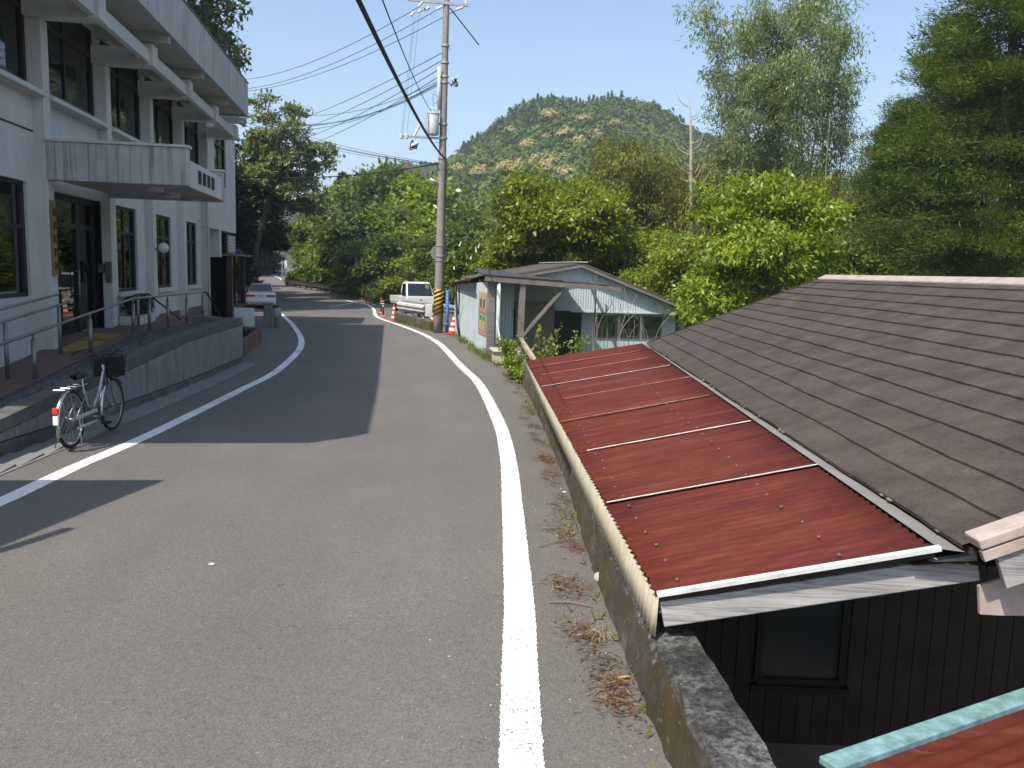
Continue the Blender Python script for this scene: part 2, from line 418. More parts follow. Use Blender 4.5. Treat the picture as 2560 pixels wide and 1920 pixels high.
window(*win1[4], 2.75, [(.3, .9, .05, .96)], mull=2)
# strip lights inside
for (xx, yy, zz) in [(-7.2, 17.6, 3.3), (-7.6, 22.0, 3.45), (-7.4, 15.4, 3.35), (-8.2, 14.6, 3.35), (-7.6, 17.6, 6.6), (-7.3, 25.3, 3.4), (-7.2, 12.8, 6.6)]:
    MB().box(xx-.05, xx+.05, yy-.6, yy+.6, zz, zz+.04).build('strip_light', LAMP, OB)
# entrance doors, set back
ex = -6.17
d = MB(); ya, yb = CK[2]+.3, CK[3]-.0
d.box(ex-.05, ex+.05, ya, yb, 3.38, 3.5).box(ex-.05, ex+.05, ya, yb, 2.86, 2.95)
for q in (ya, ya+.36, yb-1.15, yb-.12): d.box(ex-.05, ex+.05, q, q+.12, .78, 3.38)
door = d.build('entrance_frame', FRAME, OB, bevel=.006)
MB().box(ex-.006, ex+.006, ya+.1, yb-.1, 2.95, 3.38).build('transom_pane', GLASS, door)
MB().box(ex-.006, ex+.006, yb-1.03, yb-.12, .84, 2.86).build('side_pane', GLASS, door)
MB().box(ex-.03, ex-.02, yb-.95, yb-.15, .9, 2.8).build('blind', CURT, door)
MB().box(ex-.006, ex+.006, ya+.48, yb-1.15, .84, 2.86).build('door_pane', GLASS, door)
MB().box(ex-.03, ex+.03, ya+.48, yb-1.15, .78, .86).build('door_rail', FRAME, door)
hx = ex+.09; hy = yb-1.22
MB().tube([(ex+.02, hy, 1.55), (hx, hy, 1.55), (hx, hy, 2.02), (ex+.02, hy, 2.02)], .014, 8).build('door_handle', STEEL, door)
MB().box(-8.4, -8.0, 17.0, 18.3, .78, 1.75).build('reception_desk', M('desk_wood', (.19, .11, .05), .6), OB)
# canopy over the entrance
cn = MB().box(-5.8, -3.44, 16.08, 16.28, 3.62, 4.28).build('canopy_side', CONCD, OB, bevel=.02)
MB().box(-5.85, -3.41, 16.05, 16.31, 4.282, 4.33).build('canopy_coping', CONC, OB, bevel=.01)
MB().box(-5.8, -3.44, 19.42, 19.62, 3.58, 4.22).build('canopy_side', CONCD, OB, bevel=.02)
MB().box(-5.85, -3.41, 19.40, 19.65, 4.222, 4.27).build('canopy_coping', CONC, OB, bevel=.01)
MB().box(-5.8, -3.52, 16.28, 19.42, 3.66, 3.78).build('canopy_slab', SOFF, OB)
fr = MB().box(-3.52, -3.46, 16.30, 19.40, 3.62, 4.10).build('canopy_front', CONC, OB, bevel=.01)
def glyph(m, o, ux, uz, s, seed, dep):      # worn relief character: a few strokes too weathered to read
    rg = random.Random(seed); o, ux, uz = map(np.array, (o, ux, uz)); nrm = np.cross(ux, uz)
    for t in (.08, .5, .92): m.beam(o+ux*s*.05+uz*s*t+nrm*dep, o+ux*s*.95+uz*s*t+nrm*dep, s*.1, dep*2, up=uz)
    for t in (.12, rg.choice((.35, .5, .62)), .88): m.beam(o+ux*s*t+uz*s*.04+nrm*dep, o+ux*s*t+uz*s*.96+nrm*dep, s*.1, dep*2, up=ux)
    m.beam(o+ux*s*.2+uz*s*.1+nrm*dep, o+ux*s*rg.uniform(.5, .8)+uz*s*.9+nrm*dep, s*.09, dep*2, up=ux)
    return m
BRONZE = M('dark_relief_letter', (.05, .05, .05), .5, metal=.5)
for j in range(4):
    g = MB(); glyph(g, (-3.46, 17.0+j*.42, 3.74), (0, 1., 0), (0, 0, 1.), .26, j, .008); g.build('relief_letter', BRONZE, OB)
LGLASS = M('opal_glass', (.62, .60, .52), .4, var=.05)
for yy in (17.2, 18.5):
    MB().cyl((-4.3, yy, 3.58), .17, .08, 20).build('ceiling_lamp', LGLASS, OB, smooth=False)
# boards and boxes by the door
WOODB = M('varnished_board', (.24, .16, .065), .6, var=.25, vs=4)
nb = MB().box(-5.8, -5.76, 16.12, 16.34, 1.95, 3.28).build('name_board', WOODB, OB, bevel=.006)
for j in range(5): glyph(MB(), (-5.76, 16.155, 2.06+j*.235), (0, 1., 0), (0, 0, 1.), .15, 20+j, .002).build('brush_character', BRONZE, nb)
MB().box(-6.08, -5.95, 19.5, 19.55, 1.98, 2.16).box(-5.92, -5.80, 19.44, 19.55, 1.78, 2.22).build('intercom', M('grey_plastic', (.10, .10, .10), .5), OB, bevel=.01)
gl = MB().tube([(-5.8, 23.15, 2.56), (-5.66, 23.15, 2.56)], .03, 8).build('wall_lamp_arm', STEEL, OB)
MB().sphere((-5.6, 23.15, 2.60), .13, 18, 12).build('globe_lamp', LGLASS, OB, smooth=True)
MB().tube([(-5.78, 29.65, 6.5), (-5.74, 29.65, 6.3), (-5.74, 29.65, .3)], .045, 8).build('downpipe', CONC, OB, smooth=True)
MB().box(-6.0, -5.97, 19.9, 29.85, .5, .82).build('tile_skirting', TILE, OB)
for y in CK[3:6]: MB().box(-5.8, -5.77, y-.02, y+.32, .5, .82).build('tile_skirting', TILE, OB)
# stair tower at the far end
wallgrid(29.9, 35.45, 3.42, 8.75, [(31.2, 33.5, 5.0, 7.0)], -6.0, -5.8).build('tower_wall', CONC, OB)
window(31.2, 33.5, 5.0, 7.0, 6.4, [], x=-5.9)
MB().box(-6.0, -5.74, 29.95, 35.5, 7.05, 7.13).build('tower_band', CONCD, OB)
MB().box(-14, -6.0, 35.25, 35.45, 3.42, 8.75).build('tower_end_wall', CONC, OB)
MB().box(-14, -6.0, 29.95, 30.1, 7.9, 8.75).build('tower_near_wall', CONC, OB)
MB().box(-14.1, -5.7, 29.8, 35.6, 8.752, 8.9).build('tower_roof', CONCD, OB)
MB().box(-14, -6.0, 29.9, 35.25, 3.42, 3.6).build('tower_floor', SOFF, OB)
MB().box(-9.2, -9.0, 29.9, 35.4, -.1, 3.42).build('porch_wall', CONC, OB)
MB().box(-6.15, -5.82, 32.0, 32.4, 2.45, 3.42).build('column', CONC, OB)
# ================================================================ ramp, its wall and rails, bicycle, planters
BOARDC = M('formed_concrete', (.23, .23, .22), .9, var=.2, vs=2, bump=.35, bs=30, streak=((.10, .10, .10), .7))
CAPC = M('dark_stained_concrete', (.11, .105, .095), .92, var=.35, vs=3, bump=.4, bs=30)
GRAVM = M('dark_gravel', (.075, .08, .09), .8, var=.6, vs=30, bump=.6, bs=40)
def wx(y): return -3.97+.0745*(y-9.5)
CAPT = [(4, .40), (6, .42), (9.45, .58), (13, .82), (15.5, .96), (19, 1.03), (20.1, 1.03)]
GRV = [(4, .30), (6, .31), (9.45, .44), (13, .66), (16, .84), (20.1, .87)]
LOW = [(4, .38-.06), (9.4, .33), (10.6, .28), (13.7, .18), (16.7, .125), (20.1, .12)]
wall = thing('ramp_wall', 'grey board-marked concrete wall holding up the entrance ramp', 'wall')
ysw = [4.0+.895*i for i in range(19)]
for i, (a, b) in enumerate(zip(ysw, ysw[1:])):
    q = []
    off = .004*((i*7) % 3)
    for yy in (a+.007, b-.007):
        q.append([(wx(yy)+off, yy, interp(LOW, yy)+.012), (wx(yy)+off, yy, interp(GRV, yy)-.012)])
    p = [q[0][0], q[1][0], q[1][1], q[0][1]]
    MB().prism(p, (-.2, 0, 0)).build('wall_panel', BOARDC, wall, bevel=.006)
for nm, t0, t1, o, mt in (('footing', None, LOW, .006, CAPC), ('coping', GRV, CAPT, .012, CAPC)):
    m = MB()
    Y = list(np.linspace(4, 20.1, 24)); A, B, Cc, D = [], [], [], []
    for yy in Y:
        z0 = interp(t0, yy) if t0 else zr(yy)-.1; z1 = interp(t1, yy)
        A.append((wx(yy)+o, yy, z0)); B.append((wx(yy)+o, yy, z1)); Cc.append((wx(yy)-.22, yy, z1)); D.append((wx(yy)-.22, yy, z0))
    m.grid([A, B, Cc, D]); m.f.append((len(Y)-1, 2*len(Y)-1, 3*len(Y)-1, 4*len(Y)-1)); m.build(nm, mt, wall)
MB().prism([(wx(20.1), 20.1, -.02), (wx(20.1), 20.1, 1.02), (-4.4, 20.7, 1.0), (-4.4, 20.7, -.02)], (0, -.12, 0)).build('end_panel', BOARDC, wall)
MB().grid([[(wx(yy)-.1, yy, zr(yy)-.1), (wx(yy)-.1, yy, interp(GRV, yy))] for yy in np.linspace(4, 20.1, 16)]).build('wall_core', CAPC, wall)

XE = [(4, -5.35), (13.4, -5.1), (18, -5.0), (22.8, -4.62), (24.5, -4.5)]
def rz_(y): return .78-.0725*max(0, 18-y)
PAV = M('brown_paving', (.17, .105, .075), .85, var=.2, vs=7, bump=.2, bs=80)
m = MB().grid([[(-6.6, y, rz_(y)), (interp(XE, y), y, rz_(y)), (interp(XE, y), y, rz_(y)-.35)] for y in list(np.arange(4, 24.6, .5))])
ramp_o = struct(m.build('ramp', PAV))
YELT = M('yellow_tactile', (.33, .22, .05), .8, var=.2)
for (a, b) in ((15.9, 17.1), (17.3, 18.1)):
    MB().grid([[(-5.72, y, rz_(y)+.006), (-5.2, y, rz_(y)+.006)] for y in np.linspace(a, b, 4)]).build('tactile_strip', YELT, ramp_o)
struct(MB().grid([[(wx(y)-.2, y, interp(CAPT, y)-.03), (interp(XE, y)-.02, y, rz_(y)-.03)] for y in np.arange(4, 20.2, .5)]).build('gravel_bed', GRAVM))
rg = random.Random(5); m = MB()
for i in range(2600):
    y = rg.uniform(7.5, 20); t = rg.random(); a, b = wx(y)-.24, interp(XE, y)+.02
    x = a+(b-a)*t; z = (interp(CAPT, y)-.03)*(1-t)+(rz_(y)-.03)*t; r = rg.uniform(.012, .034)
    o = len(m.v); ph = rg.random()*6
    m.add([(x+r*math.cos(ph+k*1.57)*rg.uniform(.7, 1.2), y+r*math.sin(ph+k*1.57)*rg.uniform(.7, 1.2), z+rg.uniform(-.2, .3)*r) for k in range(4)]+[(x, y, z+r*.8), (x, y, z-r*.6)],
          [(0, 1, 4), (1, 2, 4), (2, 3, 4), (3, 0, 4), (1, 0, 5), (2, 1, 5), (3, 2, 5), (0, 3, 5)])
def m_stone(name, c0, c1):
    m_, nt, b, v = newmat(name); g = nt.nodes.new('ShaderNodeNewGeometry')
    nt.links.new(ramp(nt, g.outputs['Random Per Island'], [(0, c0), (1, c1)]), b.inputs['Base Color']); b.inputs['Roughness'].default_value = .75; return m_
stuff(m.build('gravel', m_stone('slate_chips', (.03, .034, .042), (.17, .18, .20))), 'dark slate gravel in the bed between ramp and wall', 'gravel')

# outer handrail
hr = thing('ramp_handrail', 'brushed steel handrail on round posts along the outer ramp edge', 'handrail')
HP = [(-5.28, 7.6), (-5.2, 10.6), (-5.12, 13.4), (-5.06, 15.7), (-5.0, 18.1), (-4.92, 19.0), (-4.83, 20.2), (-4.72, 21.6), (-4.6, 22.9)]
for (x, y) in HP:
    z = rz_(y); MB().tube([(x, y, z-.05), (x, y, z+.62)], .036, 10).tube([(x, y, z+.62), (x, y, z+.7)], .018, 8).build('post', STEEL, hr, smooth=True)
    MB().cyl((x, y, z), .06, .012, 12).build('post_flange', STEEL, hr)
MB().tube([(x, y, rz_(y)+.715) for x, y in HP], .024, 10).build('rail', STEEL, hr, smooth=True)
e = PX(558, 798, -4.5); MB().tube([(-4.6, 22.9, rz_(22.9)+.715), (-4.55, 23.15, 1.47), (-4.45, 24.6, .72)], .024, 8).build('rail', FRAME, hr, smooth=True)
MB().tube([(-4.45, 24.6, -.05), (-4.45, 24.6, .72)], .03, 8).build('post', STEEL, hr, smooth=True)
base_at(hr, (-5, 15, .5))
hr2 = thing('wall_handrail', 'pair of steel rails on the building side of the ramp', 'handrail')
for (a, b) in (((-30, 782), (144, 736)), ((-30, 816), (166, 757))):
    MB().tube([PX(*a, -5.55), PX(*b, -5.55)], .022, 8).build('rail', STEEL, hr2, smooth=True)
for u in (9, 146):
    q = PX(u, 745, -5.55); MB().tube([(-5.55, q[1], rz_(q[1])-.1), (-5.55, q[1], PX(0, 774, -5.55)[2]*0+rz_(q[1])+.83)], .034, 8).build('post', STEEL, hr2, smooth=True)
base_at(hr2, (-5.55, 14, .4))
hr3 = thing('step_handrail', 'short dark handrail sloping down beside the entrance landing', 'handrail')
MB().tube([(-5.6, 19.7, 1.42), (-5.5, 20.3, 1.5), (-5.35, 20.6, 1.5), (-5.1, 22.6, .8)], .022, 8).build('rail', FRAME, hr3, smooth=True)
MB().tube([(-5.5, 20.3, .7), (-5.5, 20.3, 1.5)], .03, 8).build('post', STEEL, hr3, smooth=True)
base_at(hr3, (-5.4, 20.5, .78))
pb = thing('planter_box', 'pale box planter of dark clipped shrubs below the first window', 'planter')
MB().box(-5.95, -5.55, 20.4, 22.0, .74, .98).build('box', CONC, pb, bevel=.01)
def leafball(rg, n, c, r, ls, flat=1):
    m = MB()
    for i in range(n):
        d = np.array([rg.gauss(0, 1) for _ in range(3)]); d /= np.linalg.norm(d); p = np.array(c)+d*r*rg.uniform(.5, 1)*np.array([1, 1, flat])
        a = np.array([rg.gauss(0, 1) for _ in range(3)]); a /= np.linalg.norm(a); b = np.cross(a, d); b /= np.linalg.norm(b)+1e-6; l = ls*rg.uniform(.6, 1.2)
        m.add([p-a*l*.5, p+b*l*.25, p+a*l*.5, p-b*l*.25], [(0, 1, 2, 3)])
    return m
DKLEAF = leafmat('dark_shrub_leaf', (.012, .02, .012), (.03, .05, .02))
for yy in (20.75, 21.3, 21.75): leafball(rg, 500, (-5.75, yy, 1.2), .24, .09).build('shrub', DKLEAF, pb)
base_at(pb, (-5.75, 21.2, .74))
# low stepped paving beyond the landing
struct(MB().box(-6.0, -4.5, 24.6, 25.0, -.1, .55).box(-6.0, -4.5, 25.0, 25.4, -.1, .36).box(-6.0, -4.5, 25.4, 25.8, -.1, .18).build('entrance_steps', PAV))

# roadside gutter slabs along the wall foot
CONG = M('gutter_concrete', (.21, .205, .195), .9, var=.2, vs=3, bump=.3, bs=50)
gut = struct(MB().grid([[(wx(y)+.01, y, zr(y)+.008), (wx(y)+.42, y, zr(y)+.008)] for y in np.arange(4, 20, .5)]).build('gutter', CONG))
for i in range(26):
    y = 4.2+i*.6; MB().box(wx(y)+.04, wx(y)+.40, y+.006, y+.594, zr(y)-.02, zr(y)+.012).build('gutter_lid', CONG, gut, bevel=.004)

# ---- bicycle
ALU = M('bicycle_aluminium', (.36, .37, .38), .35, metal=.9, var=.05)
CHROME = M('mudguard_steel', (.48, .48, .48), .25, metal=1, var=.05)
RUB = M('tyre_rubber', (.016, .016, .017), .8, var=.1)
BLK = M('black_plastic', (.012, .012, .013), .5, var=.1)
REDP = M('red_reflector', (.75, .06, .025), .3, var=.05)
WHTR = M('white_reflector', (.9, .88, .86), .3, var=.03)
bk = thing('bicycle', 'silver city bicycle with black front basket parked against the ramp wall', 'bicycle')
def ring(c, R, r, a0=0, a1=2*math.pi, n=40, k=8, sx=1):
    return [(c[0]+R*math.cos(t), c[1], c[2]+R*math.sin(t)) for t in np.linspace(a0, a1, n)]
WR = .33
for nm, cx in (('rear_wheel', 0.), ('front_wheel', 1.09)):
    w = MB().tube([(cx, -.04, WR), (cx, .04, WR)], .024, 10).build(nm, ALU, bk, smooth=True)
    MB().tube(ring((cx, 0, WR), WR-.018, .018, n=48), .019, 8, cap=False).build('tyre', RUB, w, smooth=True)
    MB().tube(ring((cx, 0, WR), WR-.045, .01, n=48), .011, 6, cap=False).build('rim', ALU, w, smooth=True)
    sp = MB()
    for k in range(28):
        a = 2*math.pi*k/28; s = .03*(-1)**k
        sp.tube([(cx+.022*math.cos(a+.5*(-1)**k), s, WR+.022*math.sin(a+.5*(-1)**k)), (cx+(WR-.05)*math.cos(a), 0, WR+(WR-.05)*math.sin(a))], .0016, 4, cap=False)
    sp.build('spokes', ALU, w); w.children[-1]['kind'] = 'stuff'
bb, st_, hd, hdl = (.47, 0, .29), (.33, 0, .62), (.86, 0, .86), (.90, 0, .68)
fr = MB().tube([bb, st_], .017, 10)
fr.tube(spline([(.875, 0, .80), (.74, 0, .55), (.60, 0, .40), (.41, 0, .40)], 6), .018, 10)
fr.tube([(.90, 0, .70), bb], .018, 10).tube([hd, hdl], .02, 10)
for s in (-1, 1):
    fr.tube([(0, s*.05, WR), (.46, s*.035, .29)], .009, 8).tube([(0, s*.05, WR), (.34, s*.03, .6)], .008, 8)
fr.build('frame', ALU, bk, smooth=True)
fk = MB().tube([hdl, (.915, 0, .64)], .02, 8)
for s in (-1, 1): fk.tube(spline([(.915, s*.04, .68), (.98, s*.045, .52), (1.09, s*.045, WR)], 5), .011, 8)
fk.build('fork', ALU, bk, smooth=True)
def guard(cx, a0, a1, name):
    P = []
    for t in np.linspace(a0, a1, 22):
        row = []
        for q in np.linspace(-1, 1, 5): row.append((cx+(WR+.024-.012*q*q)*math.cos(t), q*.03, WR+(WR+.024-.012*q*q)*math.sin(t)))
        P.append(row)
    return MB().grid(P).build(name, CHROME, bk, smooth=True)
guard(0, R_(20), R_(205), 'mudguard'); guard(1.09, R_(40), R_(195), 'mudguard')
MB().box(-.37, -.33, -.03, .03, .45, .52).build('rear_lamp', REDP, bk, bevel=.008)
MB().box(-.365, -.34, -.028, .028, .33, .43).build('white_reflector', WHTR, bk, bevel=.004)
rk = MB()
for s in (-1, 1): rk.tube([(.28, s*.06, .70), (-.25, s*.06, .70)], .006, 6).tube([(-.16, s*.06, .70), (0, s*.055, WR)], .005, 6)
for x in (-.25, -.1, .05, .2): rk.tube([(x, -.06, .70), (x, .06, .70)], .005, 6)
rk.build('rear_rack', CHROME, bk)
MB().tube([st_, (.30, 0, .76)], .013, 8).build('seat_post', CHROME, bk)
sd_ = MB(); rows = []
for x, wd, z in ((.13, .02, .79), (.16, .085, .80), (.24, .095, .805), (.32, .06, .80), (.40, .03, .80), (.43, .012, .795)):
    rows.append([(x, wd*math.cos(t), z+(.03 if math.sin(t) > 0 else .035)*math.sin(t)) for t in np.linspace(0, 2*math.pi, 12)])
sd_.grid(rows); sd_.build('saddle', BLK, bk, smooth=True)
hb = [(.72, -.29, .99), (.82, -.26, 1.02), (.88, -.17, 1.03), (.87, -.05, .95), (.865, 0, .93), (.87, .05, .95), (.88, .17, 1.03), (.82, .26, 1.02), (.72, .29, .99)]
hbm = MB().tube(spline(hb, 5), .011, 8).tube([(.86, 0, .84), (.866, 0, .94)], .013, 8).build('handlebar', BLK, bk, smooth=True)
for s in (-1, 1): MB().tube([(.70, s*.293, .985), (.80, s*.268, 1.015)], .017, 8).build('grip', BLK, hbm, smooth=True)
bs_ = MB()
for k in range(7):                      # wire basket
    t = k/6; z = .70+.25*t; ex_ = .10+.03*t; ey = .145+.03*t; cx = 1.02
    bs_.tube([(cx-ex_, -ey, z), (cx+ex_, -ey, z), (cx+ex_, ey, z), (cx-ex_, ey, z), (cx-ex_, -ey, z)], .004 if k < 6 else .007, 5)
for k in range(9):
    y = -1+2*k/8
    for s in (-1, 1): bs_.tube([(1.02+s*.10, y*.145, .70), (1.02+s*.13, y*.175, .95)], .003, 4)
for k in range(7):
    x = -1+2*k/6
    for s in (-1, 1): bs_.tube([(1.02+x*.10, s*.145, .70), (1.02+x*.13, s*.175, .95)], .003, 4)
bs_.build('basket', BLK, bk); MB().box(.925, 1.115, -.14, .14, .70, .708).build('basket_floor', BLK, bk)
MB().box(.919, .924, -.135, .135, .705, .90).box(1.13, 1.135, -.15, .15, .705, .92).build('basket_lining', BLK, bk)
MB().tube([(1.10, .07, .60), (1.17, .07, .60)], .035, 10).build('headlamp', BLK, bk)
cgd = MB().box(.02, .54, -.062, -.05, .33, .375).box(.02, .54, -.062, -.05, .21, .245).build('chain_guard', M('cream_chain_guard', (.42, .40, .36), .45, var=.05), bk, bevel=.006)
ped = MB().tube([(.47, -.08, .29), (.47, .08, .29)], .014, 8).tube([(.47, -.09, .29), (.56, -.10, .20)], .009, 6).tube([(.47, .09, .29), (.38, .10, .38)], .009, 6).build('crank', CHROME, bk)
for (x, y, z) in ((.56, -.15, .20), (.38, .15, .38)): MB().box(x-.045, x+.045, y-.045, y+.045, z-.012, z+.012).build('pedal', BLK, ped)
MB().tube([(0, -.09, WR), (-.10, -.15, .006), (-.10, .15, .006), (0, .09, WR)], .008, 6).build('kickstand', CHROME, bk)
bk.rotation_euler = (0, 0, R_(84)); bk.location = (-3.45, 9.97, zr(9.97)+.005)

# ---- planter, board, posts beyond the wall
RIM = M('terracotta_rim', (.16, .075, .05), .8)
pl = thing('roadside_planter', 'long brown-rimmed planter with white stones past the ramp wall', 'planter')
def obox(m, a, b, wd, z0, z1):          # box along a->b (plan), width to the left
    a, b = np.array(a), np.array(b); d = (b-a)/np.linalg.norm(b-a); n = np.array([-d[1], d[0]])
    q = [(*a, z0), (*b, z0), (*(b+n*wd), z0), (*(a+n*wd), z0)]; return m.prism(q, (0, 0, z1-z0))
A, B = (-3.32, 21.2), (-3.5, 25.6)
obox(MB(), A, B, .1, -.05, .38).build('kerb', RIM, pl); obox(MB(), (-4.25, 21.2), (-4.4, 25.6), .1, -.05, .38).build('kerb', RIM, pl)
MB().box(-4.25, -3.42, 21.2, 21.3, -.05, .38).build('kerb', RIM, pl); MB().box(-4.4, -3.6, 25.5, 25.6, -.05, .38).build('kerb', RIM, pl)
MB().box(-4.25, -3.5, 21.3, 25.5, -.05, .24).build('soil', EARTH, pl)
for k in range(70):
    x, y = rg.uniform(-4.2, -3.5), rg.uniform(21.4, 23.3); r = rg.uniform(.03, .06)
    MB().sphere((x, y, .25), r, 6, 4, (1, 1.2, .6)).build('white_stone', M_WS if k else (M_WS := M('white_stone', (.55, .55, .54), .8)), pl)
MB().tube([(-4.2, 21.9, .2), (-4.2, 21.9, .62), (-3.7, 22.0, .62), (-3.65, 22.0, .5)], .02, 8).build('pipe_bar', STEEL, pl)
PALM = leafmat('strap_leaf', (.012, .03, .015), (.03, .06, .025))
m = MB()
for k in range(60):
    a = rg.random()*6.28; l = rg.uniform(.35, .75); e = rg.uniform(.4, 1.3); x0, y0 = -3.9+rg.uniform(-.15, .15), 24.5+rg.uniform(-.3, .3)
    d = np.array([math.cos(a), math.sin(a), 0]); n = np.array([-d[1], d[0], 0])*.022; P = []
    for t in np.linspace(0, 1, 6):
        c = np.array([x0, y0, .25])+d*l*t*math.cos(e)*1.2+np.array([0, 0, l*math.sin(e)*t-.35*l*t*t]); P.append([c-n*(1-t*.9), c+n*(1-t*.9)])
    m.grid(P)
m.build('strap_plant', PALM, pl)
base_at(pl, (-3.8, 23.3, 0))
PANELW = M('white_panel', (.62, .63, .62), .6, var=.06)
bd = thing('notice_board', 'small white board standing behind the roadside planter', 'board')
MB().box(-4.45, -3.85, 26.6, 26.64, .35, .92).build('panel', PANELW, bd); MB().box(-4.3, -4.26, 26.65, 26.69, 0, .9).build('leg', STEEL, bd); MB().box(-4.04, -4.0, 26.65, 26.69, 0, .9).build('leg', STEEL, bd)
base_at(bd, (-4.15, 26.6, 0))
gp = thing('stone_gatepost', 'weathered grey stone post standing at the white line', 'post')
MB().box(-4.2, -3.92, 31.2, 31.5, -.05, .82).build('shaft', BOARDC, gp, bevel=.03); MB().box(-4.23, -3.89, 31.17, 31.53, .82, .88).build('cap', BOARDC, gp, bevel=.02)
base_at(gp, (-4.06, 31.35, 0))
wp = thing('white_water_post', 'squat white post with a dark top next to the stone gatepost', 'post')
MB().tube([(-3.72, 31.0, -.02), (-3.72, 31.0, .35), (-3.70, 31.0, .38), (-3.70, 31.0, .62), (-3.74, 31.0, .72)], [.09, .085, .16, .17, .10], 14).build('body', M('aged_white', (.36, .36, .33), .7, var=.2), wp, smooth=True)
MB().tube([(-3.73, 31.0, .72), (-3.73, 31.0, .80)], [.12, .09], 12).build('lid', BROWN, wp); base_at(wp, (-3.72, 31, 0))
ob = thing('orange_barrier', 'thin orange pipe barrier between the porch and the road', 'barrier')
ORG = M('orange_paint', (.20, .07, .035), .6)
MB().tube([(-5.3, 32.5, -.02), (-5.3, 32.5, .72), (-3.95, 33.0, .72), (-3.95, 33.0, -.02)], .016, 8).build('pipe', ORG, ob); MB().tube([(-5.3, 32.5, .38), (-3.95, 33.0, .38)], .011, 8).build('crossbar', ORG, ob)
base_at(ob, (-4.6, 32.7, 0))
# glazed lobby under the stair tower
lob = thing('glazed_lobby', 'brown-framed glass lobby under the far end of the office', 'porch')
for (y, w_) in ((32.9, .22), (35.9, .14)): MB().box(-5.75, -5.55, y, y+w_, -.1, 2.52).build('post', BROWN, lob, bevel=.01)
MB().box(-6.6, -5.35, 32.8, 36.6, 2.522, 2.58).build('flat_roof', STEEL, lob)
MB().box(-5.68, -5.62, 33.12, 35.9, .55, .62).build('bottom_rail', BROWN, lob); MB().box(-5.7, -5.6, 33.12, 35.9, -.1, .55).build('dado', BROWN, lob)
for k in range(3):
    a = 33.12+k*.926; MB().box(-5.655, -5.645, a, a+.90, .62, 2.52).build('pane', GLASS, lob)
    MB().box(-5.68, -5.62, a+.90, a+.926, .62, 2.52).build('glazing_bar', FRAME, lob)
MB().box(-6.6, -6.5, 32.9, 36.2, -.1, 2.52).build('mirror_backing', FRAME, lob); MB().box(-6.5, -5.7, 36.1, 36.2, -.1, 2.52).build('end_panel', FRAME, lob)  # dark backing added so the panes mirror what lies opposite
base_at(lob, (-6, 34.5, 0))
sgn = thing('louvred_vent', 'tan framed panel fixed to the tower wall above the lobby roof', 'panel')
TAN = M('tan_frame', (.33, .29, .22), .7)
MB().box(-5.79, -5.74, 33.3, 34.9, 2.62, 3.3).build('frame', TAN, sgn)
for k in range(5): MB().box(-5.74, -5.72, 33.4, 34.8, 2.70+k*.115, 2.78+k*.115).build('slat', CONC, sgn)
base_at(sgn, (-5.76, 34, 2.6))
nps = thing('no_parking_sign', 'round red and blue road sign on a pole beyond the lobby', 'road sign')
pz = PY(598, 640, 38); cx, cz = pz[0]-.1, pz[2]
MB().tube([(cx, 38.03, -.1), (cx, 38.03, cz+.1)], .03, 8).build('pole', STEEL, nps)
SBL, SRD = M('sign_blue', (.02, .06, .30), .4, var=.03), M('sign_red', (.55, .03, .03), .4, var=.03)
def disc(m, c, r, n=28, y=0): return m.add([(c[0], c[1]+y, c[2])]+[(c[0]+r*math.cos(t), c[1]+y, c[2]+r*math.sin(t)) for t in np.linspace(0, 2*math.pi, n, endpoint=False)], [(0, 1+(k+1) % n, 1+k) for k in range(n)])
MB().cyl((cx, 37.98, cz), .30, .015, 28, axis=1).build('plate', SRD, nps); disc(MB(), (cx, 37.975, cz), .245).build('blue_field', SBL, nps)
MB().beam((cx-.17, 37.97, cz+.17), (cx+.17, 37.97, cz-.17), .055, .004, up=(0, 1, 0)).build('red_bar', SRD, nps); base_at(nps, (cx, 38, -.1))
# ================================================================ mossy roadside wall and the low house on the right
def m_moss():
    m, nt, b, v = newmat('mossy_concrete')
    base = ramp(nt, noise(nt, v, 5, 8, .7), [(.3, (.03, .029, .024)), (.5, (.095, .092, .08)), (.72, (.25, .245, .225))])
    moss = ramp(nt, noise(nt, v, 3.2, 6, .65), [(.28, (.03, .028, .012)), (.45, (.085, .055, .014)), (.6, (.11, .068, .018)), (.8, (.045, .048, .014))])
    g = nt.nodes.new('ShaderNodeNewGeometry'); sx = nt.nodes.new('ShaderNodeSeparateXYZ'); nt.links.new(g.outputs['Normal'], sx.inputs[0])
    up = ramp(nt, sx.outputs[2], [(.35, (1, 1, 1)), (.8, (.03, .03, .03))])
    topc = ramp(nt, noise(nt, v, 26, 6, .8), [(.40, (.04, .04, .038)), (.5, (.20, .195, .18)), (.6, (.42, .415, .39))])
    topm = ramp(nt, noise(nt, v, 2.3, 4, .6), [(.42, (.25, .25, .25)), (.6, (1, 1, 1))]); topc = mixc(nt, 1., topc, topm, 'MULTIPLY')
    base = mixc(nt, ramp(nt, sx.outputs[2], [(.5, (0, 0, 0)), (.8, (1, 1, 1))]), base, topc)
    f = mixc(nt, 1., ramp(nt, noise(nt, mapv(nt, v, (1, 1, 1.6)), 1.9, 6, .7), [(.36, (0, 0, 0)), (.58, (1, 1, 1))]), up, 'MULTIPLY')
    c = mixc(nt, f, base, moss)
    lich = ramp(nt, noise(nt, v, 17, 5, .75), [(.60, (0, 0, 0)), (.68, (.8, .8, .8))])
    c = mixc(nt, lich, c, (.36, .36, .33))
    nt.links.new(c, b.inputs['Base Color']); b.inputs['Roughness'].default_value = .95
    nt.links.new(bumpn(nt, noise(nt, v, 34, 8, .8), 1., .05), b.inputs['Normal']); return m
MOSSC = m_moss()
rw = thing('roadside_wall', 'low mossy concrete wall along the right road edge below the rusty roof', 'wall')
